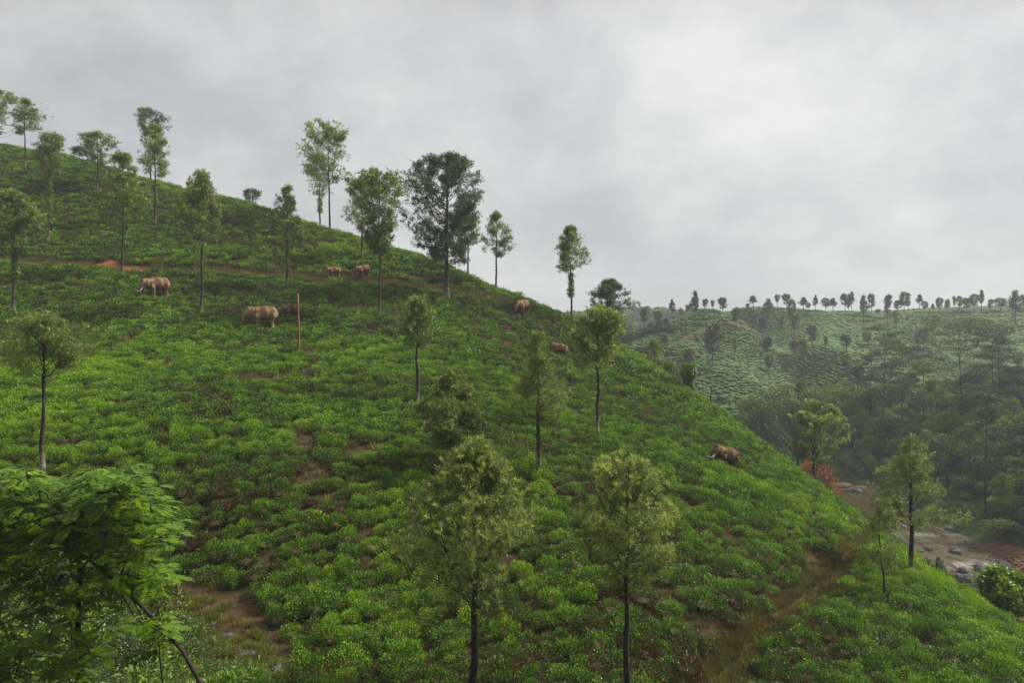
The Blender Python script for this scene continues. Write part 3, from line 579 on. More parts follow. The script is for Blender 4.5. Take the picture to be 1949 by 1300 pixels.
# silver oaks of the near hill.  u, v of the base (None: out of sight beyond the skyline, then the depth is given), v of top, v of crown foot, crown width in px, options, label
OAKS = [
 (-2, 284, None, 172, 266, 150, dict(prof='round', tufts=900), 'big dark leafy tree cut off by the left edge of the picture on the skyline'),
 (48, 322, None, 185, 252, 50, dict(prof='oak', tufts=230, pale=.45), 'thin skyline tree with a small airy crown and pale forked trunk, second from left'),
 (93, 464, None, 250, 330, 62, dict(prof='ragged', tufts=420, low=.25, fol='oak_light', shoots=.05), 'narrow oak with tufted top and leafy sprouts down its trunk, below the left skyline'),
 (186, 366, None, 250, 318, 66, dict(prof='round', tufts=340, fol='oak'), 'small rounded oak crossing the skyline left of the tall two-toned oak'),
 (152, 300, 186, 280, 298, 34, dict(prof='round', tufts=120, fol='oak_dark', shoots=0), 'dark bushy treetop peeping over the skyline at left'),
 (232, 532, None, 284, 440, 100, dict(prof='oak', tufts=640, tr=.22), 'tall ragged oak standing by the orange bare soil of the upper path'),
 (295, 432, None, 232, 335, 62, dict(prof='oak', tufts=480), 'tall slender oak with pale green crown against the sky, in front of the darker crown'),
 (287, 348, 172, 207, 262, 68, dict(prof='round', tufts=300, fol='oak_dark', shoots=.03), 'dark crowned tree beyond the skyline, rising just behind the tall slender oak'),
 (383, 602, None, 318, 470, 100, dict(prof='cone', tufts=560, pale=.2), 'pointed oak with feathery sides and pale trunk foot, right of the uppermost tusked elephant'),
 (27, 600, None, 356, 480, 120, dict(prof='oak', tufts=640, low=.08), 'broad oak with drooping brownish foliage at the left edge below the path'),
 (546, 555, None, 346, 480, 78, dict(prof='cone', tufts=480, pale=.2), 'slim oak with pale lower trunk above the wooden pole'),
 (480, 386, 168, 360, 384, 34, dict(prof='round', tufts=110, fol='oak_dark'), 'little rounded treetop just over the skyline between the pointed oak and the slim oak'),
 (628, 442, None, 225, 350, 104, dict(prof='round', tufts=760, multi=2, tr=.2, nb=55), 'tall round crowned oak forking into several stems on the skyline'),
 (609, 432, 156, 292, 378, 66, dict(prof='ragged', tufts=300, low=.12), 'shorter thin oak just behind the tall round crowned skyline oak'),
 (722, 607, None, 322, 480, 108, dict(prof='top', tufts=950, multi=0, tr=.2, fol='oak', nb=60), 'full leafy oak with long bare trunk left of the biggest dark tree'),
 (690, 492, None, 330, 445, 72, dict(prof='oak', tufts=420, fol='oak_light', shoots=.05), 'pale oak standing behind the left side of the full leafy oak'),
 (850, 572, None, 290, 500, 150, dict(prof='round', tufts=2600, multi=0, tr=.40, fol='oak_dark', shoots=.06, pale=.1, nb=100, elev=(.35,.8)), 'biggest tree on the hill, dark dense crown and thick whitewashed trunk'),
 (891, 520, None, 405, 470, 62, dict(prof='ragged', tufts=240, fol='oak', pale=0), 'thin green stemmed oak hidden by the right flank of the biggest dark tree'),
 (944, 542, None, 400, 488, 66, dict(prof='oak', tufts=330, fol='oak_light', shoots=.04), 'small light green oak on the skyline right of the biggest dark tree'),
 (1087, 606, None, 428, 520, 92, dict(prof='cone', tufts=520, low=.1), 'conical oak alone on the skyline above the small dark red elephant'),
 (1157, 660, 128, 528, 606, 96, dict(prof='oak', tufts=480, fol='oak_dark', shoots=.04), 'compact dark round crowned tree behind the skyline right of the conical oak'),
 (1138, 832, None, 585, 700, 140, dict(prof='ragged', tufts=520, bend=.6, tr=.19), 'crooked topped oak with long straight trunk on the right slope'),
 (1026, 912, None, 624, 800, 110, dict(prof='oak', tufts=1500, k=13, leaf=.17, pale=.2, fol='oak_light', shoots=.05), 'feathery pale green oak with a white trunk foot that hides the small dark red elephant'),
 (795, 777, None, 566, 665, 80, dict(prof='ragged', tufts=260, fol='oak_light', pale=.3, k=9, clump=1.4), 'slender young oak with sparse yellow green crown in the middle of the slope'),
 (862, 902, None, 705, 868, 175, dict(prof='oak', tufts=3600, k=14, leaf=.16, pale=0), 'bushy oak directly above the pale shoots of the biggest foreground oak'),
 (901, 1345, 30.5, 835, 1165, 350, dict(prof='oak', tufts=4700, k=20, leaf=.15, wd=.15, tr=.17, shoots=.42, clump=1.1, pale=0, nb=80, fol='oak'), 'large foreground oak with star shaped pale yellow shoots, bottom centre'),
 (1196, 1345, 31, 865, 1100, 185, dict(prof='round', tufts=2800, k=18, leaf=.135, wd=.17, tr=.155, shoots=.34, clump=.9, pale=0, nb=50), 'foreground oak with compact olive crown on a slim dark trunk'),
 (80, 908, None, 596, 725, 158, dict(prof='round', tufts=3200, k=14, leaf=.17, wd=.2, tr=.17, fol='oak', shoots=.02, pale=.14, nb=50), 'dark olive oak with pale foot at left, rising behind the bright broadleaf tree'),
 (1735, 1100, None, 822, 1015, 180, dict(prof='cone', tufts=1500, k=12, leaf=.19, wd=.32, tr=.2, fol='oak_light', shoots=.12, pale=.18), 'tall light green oak standing before the river at right'),
 (1683, 1148, None, 945, 1085, 105, dict(prof='oak', tufts=900, k=11, leaf=.16, tr=.08, fol='oak_light', shoots=.12, pale=0), 'thin sapling left of the tall riverside oak'),
]
for i, (u, v, Yd, vt, vc, wp, op, lb) in enumerate(OAKS):
    if Yd is None: x, y = hit(u, v)
    else: y = Yd; x = (u - CX) / F * y
    z = float(HG(x, y)); ztop = (HV - vt) / F * y; Ht = ztop - z; zc = (HV - vc) / F * y; cbf = float(np.clip((zc - z) / Ht, 0.12, 0.8)); Wd = wp / F * y * (1.26 if v < 620 else 1.14)
    op = dict(op); op.setdefault('tr', 0.13 + 0.004 * Ht); op.setdefault('leaf', 0.25 if y > 110 else 0.21)
    if y > 58: op['tufts'] = int(op['tufts'] * 2.5); op['k'] = 15; op['leaf'] = 0.27 if y > 100 else 0.24; op['wd'] = 0.34
    put_tree('silver_oak', (x, y, z), tree_meshes(900 + i, Ht, cbf, Wd, **op), lb, group=None)
def small_tree(kind, u, v, Yd, vt, vc, wp, label, seed, **op):
    if Yd is None: x, y = hit(u, v)
    else: y = Yd; x = (u - CX) / F * y
    z = float(HG(x, y)); Ht = (HV - vt) / F * y - z; cbf = float(np.clip(((HV - vc) / F * y - z) / Ht, 0.03, 0.8))
    return put_tree(kind, (x, y, z), tree_meshes(seed, Ht, cbf, wp / F * y, **op), label)
small_tree('leafy_tree', 1548, 960, 112, 762, 885, 116, 'broad mid green tree beyond the edge of the slope, in front of the dark wood', 1301, prof='round', tufts=1300, leaf=.3, wd=.4, tr=.22, fol='oak', shoots=.12, multi=3, pale=0)
small_tree('dark_tree', 1246, 740, 135, 646, 722, 58, 'dark brown green bushy tree behind the skyline above the vine covered stump', 1302, prof='oak', tufts=620, leaf=.28, wd=.35, fol='oak', shoots=.02, pale=0)
small_tree('dark_tree', 1272, 760, 131, 690, 735, 46, 'low dark treetop just right of the taller dark brown green tree', 1303, prof='round', tufts=300, leaf=.28, wd=.35, fol='oak', shoots=.02, pale=0)
small_tree('flame_tree', 1553, 960, 118, 878, 925, 96, 'orange red flowering tree half hidden at the edge of the tea slope', 1304, prof='round', tufts=220, leaf=.3, wd=.5, fol='red_leaf', shoots=.2, pale=0, tr=.12)
small_tree('flame_tree', 1578, 990, 122, 905, 955, 44, 'small orange red flowering branch cluster next to the brown water', 1305, prof='ragged', tufts=150, leaf=.3, wd=.5, fol='red_leaf', shoots=.2, pale=0, tr=.08)
small_tree('riverside_shrub', 1599, 985, 112, 948, 975, 36, 'dark rounded shrub on the skyline beside the brown pool', 1306, prof='round', tufts=260, leaf=.24, wd=.4, fol='oak_dark', shoots=.02, pale=0, tr=.06)
small_tree('young_conifer', 1788, 1105, 68, 1064, 1100, 32, 'small dark pointed bush between the riverside oak and the rapids', 1307, prof='cone', tufts=340, leaf=.15, wd=.3, fol='oak_dark', shoots=.02, pale=0, tr=.04)
small_tree('broadleaf_tree', 1915, 1240, 62, 1086, 1180, 135, 'spreading mid green broadleaf tree at the right edge below the rapids', 1308, prof='round', tufts=1500, k=9, leaf=.26, wd=.6, fol='bright', shoots=.04, multi=3, pale=0, tr=.15)
small_tree('broadleaf_tree', 1862, 1190, 72, 1128, 1160, 60, 'lower leafy tree at the left foot of the spreading broadleaf tree', 1309, prof='round', tufts=420, k=9, leaf=.26, wd=.6, fol='bright', shoots=.02, pale=0, tr=.1)
small_tree('skyline_sapling', 991, 572, None, 556, 566, 16, 'tiny yellow green sapling on the skyline above the russet elephant', 1310, prof='round', tufts=40, leaf=.2, fol='oak_light', pale=0, tr=.03, nb=6)
small_tree('young_shrub', 610, 1010, None, 982, 1006, 26, 'bright lime seedling poking out of the dark tea left of the foreground oak', 1311, prof='round', tufts=60, leaf=.17, wd=.45, fol='bright', shoots=.9, pale=0, tr=.02, nb=6)
small_tree('young_shrub', 612, 500, None, 0, 0, 1, '', 1, prof='round') if False else None
# vine covered stump, bare snag, leaning dead tree
def leafy_column(u, v0, v1, wp, y, label, seed):
    x = (u - CX) / F * y; z = float(HG(x, y)); Ht = (HV - v1) / F * y - z; w = wp / F * y / 2; rs = np.random.RandomState(seed); e_ = empty('vine_covered_stump', (x, y, z)); tag(e_, label, 'tree stump')
    tb = MB(); tb.tube([(0, 0, -.3), (0.05, 0, Ht * .5), (0, .05, Ht * .95)], [.3, .26, .2], 8, 0); link('trunk', tb.mesh('trunk', [M['bark']], True), e_)
    n = 2600; zz_ = rs.uniform(0.02, 1, n) ** .9 * Ht; a = rs.uniform(0, 6.28, n); wv = w * (0.8 + .25 * np.sin(zz_ * 2.2 + 1) + .2 * (zz_ / Ht)); r_ = wv * rs.uniform(.7, 1.05, n)
    p = np.stack([np.cos(a) * r_, np.sin(a) * r_, zz_], 1); d = np.stack([np.cos(a) * .7, np.sin(a) * .7, -.5 + 0 * a], 1) + rs.normal(size=(n, 3)) * .4; top = zz_ > Ht * .86
    d[top, 2] += 1.0; mb = MB(); L_ = rs.uniform(.18, .34, n); mb.quads(leaf_quads(p, d, unit(np.stack([np.cos(a), np.sin(a), .6 + 0 * a], 1)), L_, L_ * .75, .1), 0, .35 + .3 * top + rs.uniform(-.15, .15, n)); link('vine', mb.mesh('vine', [M['bright']]), e_)
leafy_column(1310, 750, 692, 25, 112, 'pillar like stump wrapped in bright green vine behind the skyline', 5)
def snag(kind, u, y, vt, lean, label, seed, nb=5, tr=.13, foot=None):
    x = (u - CX) / F * y; z = float(HG(x, y)); Ht = (HV - vt) / F * y - z; rs = np.random.RandomState(seed); e_ = empty(kind, (x, y, z)); tag(e_, label, 'dead tree'); tb = MB(); s = np.linspace(0, 1, 8)
    P_ = np.stack([lean * s ** 2 + .1 * np.sin(s * 9), .1 * np.cos(s * 7), -.3 + (Ht + .3) * s], 1); tb.tube(P_, tr * (1 - .6 * s), 7, 0); link('trunk', tb.mesh('trunk', [M['bark']], True), e_)
    for i in range(nb):
        t = .62 + .36 * (i + rs.uniform()) / nb; p0 = np.array([np.interp(t, s, P_[:, c]) for c in range(3)]); a = rs.uniform(0, 6.28); l = rs.uniform(.6, 1.8) * Ht / 9
        b = MB(); dv = np.array([math.cos(a), math.sin(a) * .6, rs.uniform(.2, 1.1)]); b.tube([p0, p0 + dv * l * .5 + rs.normal(size=3) * .1, p0 + dv * l], [tr * .35, tr * .22, .012], 5, 0)
        b.tube([p0 + dv * l * .5, p0 + dv * l * .6 + rs.normal(size=3) * .3 * l], [tr * .15, .01], 4, 0); link('branch', b.mesh('branch', [M['bark']]), e_)
snag('bare_snag', 1353, 112, 735, .1, 'short bare reddish snag behind the slope edge, right of the vine covered stump', 3, 3, .14)
snag('dead_tree', 1518, 108, 812, -.5, 'leafless thin tree forking at the top beside the broad mid green tree', 4, 7, .13)
# wooden pole
x, y, z = pxy(568, 676); ph = (676 - 559) / F * y; mb = MB(); s = np.linspace(0, 1, 7); mb.tube(np.stack([.05 * np.sin(s * 5), .03 * np.cos(s * 4), -.3 + (ph + .3) * s], 1), .145 * (1 - .35 * s), 9, 0)
o = link('wooden_pole', mb.mesh('wooden_pole', [M['wood']], True), None, (x, y, z)); tag(o, 'bare brown wooden pole standing upright in the tea beside the elephant calf', 'pole')

# ---------------------------------------------------------------- water, rocks, drift wood
m, N, L = newmat('river_water')
tcn = N.new('ShaderNodeTexCoord'); mpn = N.new('ShaderNodeMapping'); mpn.inputs['Scale'].default_value = (1.0, 0.35, 1); L.new(tcn.outputs['Object'], mpn.inputs[0])
w1 = N.new('ShaderNodeTexNoise'); w1.inputs['Scale'].default_value = 1.1; w1.inputs['Detail'].default_value = 6; L.new(mpn.outputs[0], w1.inputs['Vector'])
w2 = N.new('ShaderNodeTexNoise'); w2.inputs['Scale'].default_value = 0.5; w2.inputs['Detail'].default_value = 9; w2.inputs['Roughness'].default_value = 0.7; L.new(mpn.outputs[0], w2.inputs['Vector'])
ra = N.new('ShaderNodeAttribute'); ra.attribute_name = 'rapid'; rfo = N.new('ShaderNodeAttribute'); rfo.attribute_name = 'foam'
fm = N.new('ShaderNodeMapRange'); L.new(w2.outputs[0], fm.inputs[0]); fm.inputs['From Min'].default_value = 0.42; fm.inputs['From Max'].default_value = 0.62
fmm = N.new('ShaderNodeMath'); fmm.operation = 'MULTIPLY'; L.new(fm.outputs[0], fmm.inputs[0]); L.new(rfo.outputs['Fac'], fmm.inputs[1])
base = lerp_ramp(N, L, w1.outputs[0], [(0.3, (0.042, 0.029, 0.009)), (0.7, (0.085, 0.060, 0.020))])
q = N.new('ShaderNodeMix'); q.data_type = 'RGBA'; L.new(fmm.outputs[0], q.inputs[0]); L.new(base.outputs[0], q.inputs[6]); q.inputs[7].default_value = (0.62, 0.60, 0.55, 1)
p = N.new('ShaderNodeBsdfPrincipled'); L.new(q.outputs[2], p.inputs['Base Color']); p.inputs['Specular IOR Level'].default_value = 0.32
rr_ = N.new('ShaderNodeMath'); rr_.operation = 'MULTIPLY_ADD'; L.new(ra.outputs['Fac'], rr_.inputs[0]); rr_.inputs[1].default_value = 0.14; rr_.inputs[2].default_value = 0.12; L.new(rr_.outputs[0], p.inputs['Roughness'])
bs = N.new('ShaderNodeMath'); bs.operation = 'MULTIPLY_ADD'; L.new(ra.outputs['Fac'], bs.inputs[0]); bs.inputs[1].default_value = 0.75; bs.inputs[2].default_value = 0.06
bp = N.new('ShaderNodeBump'); bp.inputs['Distance'].default_value = 0.35; L.new(bs.outputs[0], bp.inputs['Strength']); L.new(w1.outputs[0], bp.inputs['Height']); L.new(bp.outputs[0], p.inputs['Normal'])
o = N.new('ShaderNodeOutputMaterial'); L.new(p.outputs[0], o.inputs[0]); M['water'] = m
ts = np.linspace(0, len(river) - 1, 260); rc = np.stack([np.interp(ts, np.arange(len(river)), river[:, c]) for c in (0, 1)], 1)
for _ in range(12): rc[1:-1] = (rc[:-2] + rc[2:] + rc[1:-1]) / 3
tg = unit(np.gradient(rc, axis=0)); nm_ = np.stack([-tg[:, 1], tg[:, 0]], 1); ww = np.linspace(-12.5, 12.5, 26)
WX = rc[:, None, 0] + nm_[:, None, 0] * ww; WY = rc[:, None, 1] + nm_[:, None, 1] * ww
rap = (1 - sstep(150, 160, WY)) * sstep(80, 100, WY); WZ = WATER_Z + rap * ((fbm(WX * .7, WY * .35, 8) - .5) * 0.7)
a_, b_ = WX.shape; I, J = np.meshgrid(np.arange(b_ - 1), np.arange(a_ - 1)); b0 = (J * b_ + I).ravel()
me = mesh_np('river_water', np.stack([WX, WY, WZ], -1).reshape(-1, 3), np.stack([b0, b0 + 1, b0 + b_ + 1, b0 + b_], 1).ravel(), np.full(len(b0), 4), [m], smooth=True)
at = me.attributes.new('rapid', 'FLOAT', 'POINT'); at.data.foreach_set('value', rap.ravel().astype(np.float32))
foam = rap * np.maximum(np.exp(-((WY - 131 - .25 * (WX - 75)) / 2.2) ** 2), .8 * np.exp(-((WY - 151) / 1.6) ** 2)); at = me.attributes.new('foam', 'FLOAT', 'POINT'); at.data.foreach_set('value', np.maximum(foam * .65, rap * .08).ravel().astype(np.float32))
tag(link('river_water', me), kind='structure')
def water_pt(u, v): y = -WATER_Z * F / (v - HV); return (u - CX) / F * y, y
rock_v = []
for i in range(5):
    V_, F_ = lump(2, (1, .8, .55), .3, 700 + i, 2.2); mb = MB(); mb.add(V_, F_.ravel(), np.full(len(F_), 3)); rock_v.append(mb.mesh('boulder', [M['rock']], False))
ROCKS = [(1710,1005,1.3,'dark boulder in the foam behind the tall riverside oak'),(1765,1047,.9,'low dark rock in the river right of the riverside oak trunk'),(1752,1052,.6,'small flat rock touching the water right of the riverside oak trunk'),
 (1818,1052,1.1,'rounded dark rock at the foot of the orange bank'),(1868,1086,1.3,'largest dark rock at the right end of the rapids'),(1858,1080,.6,'small dark rock behind the largest rapids rock'),
 (1813,1089,.6,'small wet rock in the foam of the rapids'),(1826,1090,.5,'flat wet rock right of the small foam rock'),(1833,1108,1.2,'brown boulder on the near bank below the rapids'),(1845,1125,1.4,'grey boulder beside the spreading broadleaf tree'),
 (1828,1120,1.1,'low grey stone between the tea edge and the boulders'),(1878,1150,1.2,'pale stone on the near bank under the broadleaf tree'),(1858,1135,1.0,'dark stone among the near bank boulders'),
 (1620,936,1.3,'dark muddy rock at the head of the brown pool'),(1633,937,1.1,'small rock next to the tan log in the pool')]
for i, (u, v, sc, lb) in enumerate(ROCKS):
    x, y = water_pt(u, v)
    if v > 1100: x, y = hit(u, v, 60)
    o = link('boulder', rock_v[i % 5], None, (x, y, max(float(HG(x, y)), WATER_Z) + .1 * sc)); o.scale = (sc,) * 3; o.rotation_euler = (0, 0, i * 1.7); tag(o, lb, 'rock')
o_i = 0
for u, v, sc, lb in [(1585,925,1.6,'pale orange rock slab at the far end of the pool'),(1607,927,1.9,'tan rock slab right of the pale orange one at the far pool end'),(1635,931,1.2,'tan rock with a fallen branch in the pool')]:
    V_, F_ = lump(2, (1.5, .9, .45), .25, 760 + o_i, 2); mb = MB(); mb.add(V_, F_.ravel(), np.full(len(F_), 3)); x, y = water_pt(u, v)
    o = link('rock_slab', mb.mesh('rock_slab', [M['rock_orange']]), None, (x, y, max(float(HG(x, y)), WATER_Z) + .25)); o.scale = (sc,) * 3; tag(o, lb, 'rock'); o_i += 1
rs = np.random.RandomState(3); c_rub = variant_collection('rubble', [link_ for link_ in []] + [b for b in rock_v])
n = 240; t = rs.uniform(0, 1, n); yy = 125 + t * 19; cxr = np.interp(yy, [122, 135, 150], [72.5, 74.5, 76.5]); xx = cxr + 7.6 + rs.uniform(0, 1, n) * 5.0; V_, F_ = lump(1, (1, .9, .7), .25, 790)
orb = MB(); orb.add(V_, F_.ravel(), np.full(len(F_), 3)); om = orb.mesh('bank_stone', [M['rock_orange']]); c_o = variant_collection('bank', [om])
sz = rs.uniform(.12, .5, n); scatter('bank_rubble', np.stack([xx, yy, np.maximum(HG(xx, yy), WATER_Z) + .05], 1), np.stack([rs.uniform(-.3, .3, n), rs.uniform(-.3, .3, n), rs.uniform(0, 6, n)], 1), np.stack([sz * 1.4, sz, sz * .8], 1), np.zeros(n), c_o, 'orange earth and stones of the eroded river bank')
n = 240; ti = rs.randint(90, 250, n); side = rs.choice([-1, 1], n); off = rs.uniform(7.2, 9.5, n) * side; xx = rc[ti, 0] + nm_[ti, 0] * off; yy = rc[ti, 1] + nm_[ti, 1] * off; sz = rs.uniform(.15, .8, n) ** 1.3
scatter('river_stones', np.stack([xx, yy, np.maximum(HG(xx, yy), WATER_Z)], 1), np.stack([rs.uniform(-.2, .2, n), rs.uniform(-.2, .2, n), rs.uniform(0, 6, n)], 1), np.stack([sz * 1.3, sz, sz * .8], 1), rs.randint(0, 5, n), c_rub, 'dark stones strewn along both river banks')
for (u0, v0, u1, v1, r, lb) in [(1760,1003,1812,1027,.16,'long bleached tree trunk lying across the river edge right of the oak'),(1772,1006,1822,1030,.11,'thin bleached log behind the long fallen trunk'),(1638,931,1662,948,.08,'thin branch slanting into the pool from the tan rock'),(1783,1085,1790,1078,.06,'short stick leaning by the small pointed bush')]:
    p0 = water_pt(u0, v0); p1 = water_pt(u1, v1); mb = MB(); z0, z1 = WATER_Z + .2, WATER_Z + .9
    mb.tube([(0, 0, 0), ((p1[0] - p0[0]) * .5, (p1[1] - p0[1]) * .5, .6), (p1[0] - p0[0], p1[1] - p0[1], z1 - z0)], [r, r * .9, r * .5], 7); mb.tube([((p1[0] - p0[0]) * .7, (p1[1] - p0[1]) * .7, .6), ((p1[0] - p0[0]) * .85 + .3, (p1[1] - p0[1]) * .8, 1.7)], [r * .4, r * .1], 5)
    o = link('fallen_log', mb.mesh('fallen_log', [M['driftwood']], True), None, (*p0, z0)); tag(o, lb, 'log')
# ---------------------------------------------------------------- forest on the far bank
def dome_tree(seed, Ht, Wd, foot=.22, n=5200, leaf=.42, fol='forest', clumps=16):
    rs = np.random.RandomState(seed); tb = MB(); r = .03 * Ht; tb.tube([(0, 0, -.5), (.1, 0, Ht * .3), (.2, .1, Ht * .6)], [r, r * .75, r * .35], 7, 0)
    ctr = Ht * (foot + (1 - foot) * .48); hz = Ht * (1 - foot) / 2; C_ = []; Rr = []
    for i in range(clumps):
        d = unit(rs.normal(size=3)); d[2] = abs(d[2]) * 1.1 - .35; d = unit(d); c = np.array([d[0] * Wd * .33, d[1] * Wd * .33, ctr + d[2] * hz * .66]); rr = Wd * rs.uniform(.13, .25); C_.append(c); Rr.append(rr)
        tb.tube([(.15, 0, Ht * .35), (c * .5 + np.array([0, 0, Ht * .2])), c], [r * .35, r * .22, .03], 4, 0)
    C_ = np.array(C_); Rr = np.array(Rr); pk = rs.choice(clumps, n, p=Rr ** 2 / (Rr ** 2).sum()); d = unit(rs.normal(size=(n, 3)) + (0, 0, .35)); p = C_[pk] + d * (Rr[pk] * (1 - rs.uniform(0, 1, n) ** 2 * .45) * rs.uniform(.85, 1.12, n))[:, None] * (1, 1, .75)
    dd = unit(d + rs.normal(size=(n, 3)) * .7); nr = unit(d * .6 + rs.normal(size=(n, 3)) * .5 + (0, 0, .5)); L_ = leaf * rs.uniform(.6, 1.3, n); ct = rs.uniform(-.12, .12, clumps)
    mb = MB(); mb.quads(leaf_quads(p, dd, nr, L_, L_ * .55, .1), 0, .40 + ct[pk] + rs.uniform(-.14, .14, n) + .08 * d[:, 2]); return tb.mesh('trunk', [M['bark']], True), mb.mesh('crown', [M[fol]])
def tier_tree(seed, Ht, Wd, cb=.45, nb=9, disc=.19, n=70, leaf=.36, fol='forest', tr=.2):
    """tall open crowned tree: bare rising limbs that carry flat plates of fine leaves"""
    rs = np.random.RandomState(seed); tb = MB(); s = np.linspace(0, 1, 9); lean = rs.uniform(-.05, .05) * Ht
    tp = np.stack([lean * s + .15 * np.sin(s * 6 + seed), .15 * np.cos(s * 5), -.4 + (Ht * .97 + .4) * s], 1); tb.tube(tp, tr * (1 - .88 * s), 7, 0); Q_ = []; T_ = []
    for i in range(nb):
        t = cb + (1 - cb) * (i + rs.uniform(0, .8)) / nb; p0 = np.array([np.interp(t, s, tp[:, c]) for c in range(3)]); a = i * 2.4 + rs.uniform(-.4, .4); l = Wd / 2 * rs.uniform(.5, 1.05) * (1.0 if t < .8 else .55); up = min(l * rs.uniform(.7, 1.3), Ht - p0[2])
        e1 = p0 + (math.cos(a) * l, math.sin(a) * l, up); mid = p0 + (math.cos(a) * l * .55, math.sin(a) * l * .55, up * .42); tb.tube([p0, mid, e1], [tr * .4 * (1 - t * .4), tr * .22, .02], 5, 0)
        for (ex, q_) in ((e1, 1.0), (mid + rs.normal(size=3) * .5 + (0, 0, .6), .6), (e1 + rs.normal(size=3) * (1, 1, .35) * l * .3 - (0, 0, .4), .8)):
            tb.tube([mid, (mid + ex) / 2, ex], [tr * .12, tr * .08, .01], 3, 0); rd = Wd * disc * q_ * rs.uniform(.8, 1.2); k_ = int(n * q_) ; rr = np.sqrt(rs.uniform(0, 1, k_)) * rd; aa = rs.uniform(0, 6.28, k_)
            Q_.append(ex + np.stack([rr * np.cos(aa), rr * np.sin(aa), .25 - .28 * (rr / rd) ** 2 * rd + rs.normal(size=k_) * .10], 1)); T_.append(np.full(k_, .48 + rs.uniform(-.1, .12)))
    C = np.concatenate(Q_); T = np.concatenate(T_); mb = MB(); tuft_leaves(mb, C, np.tile([0, 0, .2], (len(C), 1)) + rs.normal(size=C.shape) * .5, 5, leaf, .4, rs, T, spread=.7)
    return tb.mesh('trunk', [M['bark']], True), mb.mesh('crown', [M[fol]])
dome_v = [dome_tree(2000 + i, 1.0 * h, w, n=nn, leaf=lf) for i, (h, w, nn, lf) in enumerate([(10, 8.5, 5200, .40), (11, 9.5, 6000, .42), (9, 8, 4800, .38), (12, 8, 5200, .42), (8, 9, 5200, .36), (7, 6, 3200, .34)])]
oakf_v = [tree_meshes(2100 + i, 12, .3, 6.5, prof=pr, tufts=900, k=10, leaf=.34, wd=.45, tr=.2, fol='forest', shoots=.05, pale=0, multi=mm) for i, (pr, mm) in enumerate([('oak', 2), ('round', 3), ('ragged', 0)])]
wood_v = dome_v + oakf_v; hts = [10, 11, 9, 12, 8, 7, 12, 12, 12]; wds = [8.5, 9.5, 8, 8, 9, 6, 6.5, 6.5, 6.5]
PLANTED = []
def plant(k, x, y, sc, label, group, name='forest_tree', rz=0, sz=1.0):
    z = float(HG(x, y)) - .1; PLANTED.append((x, y)); return put_tree(name, (x, y, z), wood_v[k], label, 'tree', group, rz, (sc, sc, sc * sz))
def plant_top(k, u, vt, wp, y, label, name='forest_tree', group=None):     # a named crown: top row and crown width in the photograph at distance y
    x = (u - CX) / F * y; z = float(HG(x, y)); Ht = (HV - vt) / F * y - z; sw = wp / F * y / wds[k]; return plant(k, x, y, sw, label, group, name, rz=u * .37, sz=Ht / hts[k] / sw)
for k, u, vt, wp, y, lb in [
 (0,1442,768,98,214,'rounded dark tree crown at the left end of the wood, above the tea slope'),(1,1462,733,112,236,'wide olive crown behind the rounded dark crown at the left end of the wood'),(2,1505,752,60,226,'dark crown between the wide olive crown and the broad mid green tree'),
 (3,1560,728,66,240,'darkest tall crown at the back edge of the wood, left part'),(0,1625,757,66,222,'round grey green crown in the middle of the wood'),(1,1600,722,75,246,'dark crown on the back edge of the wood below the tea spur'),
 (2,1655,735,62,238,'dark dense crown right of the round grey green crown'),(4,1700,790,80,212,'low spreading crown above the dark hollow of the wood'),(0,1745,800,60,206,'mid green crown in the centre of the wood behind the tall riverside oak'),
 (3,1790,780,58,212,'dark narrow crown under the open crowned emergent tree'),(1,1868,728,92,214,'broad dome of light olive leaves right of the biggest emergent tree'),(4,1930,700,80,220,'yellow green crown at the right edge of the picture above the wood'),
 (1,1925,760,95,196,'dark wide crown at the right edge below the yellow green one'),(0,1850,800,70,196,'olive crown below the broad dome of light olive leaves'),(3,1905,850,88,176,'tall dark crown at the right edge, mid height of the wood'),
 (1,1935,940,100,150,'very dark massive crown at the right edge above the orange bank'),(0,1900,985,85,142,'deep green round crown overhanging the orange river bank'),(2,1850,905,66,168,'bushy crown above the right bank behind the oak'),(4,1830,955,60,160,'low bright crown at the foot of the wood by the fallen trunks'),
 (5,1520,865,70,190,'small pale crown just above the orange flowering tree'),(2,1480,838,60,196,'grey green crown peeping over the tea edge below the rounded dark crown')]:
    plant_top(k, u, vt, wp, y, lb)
rs = np.random.RandomState(17); n_w = 0
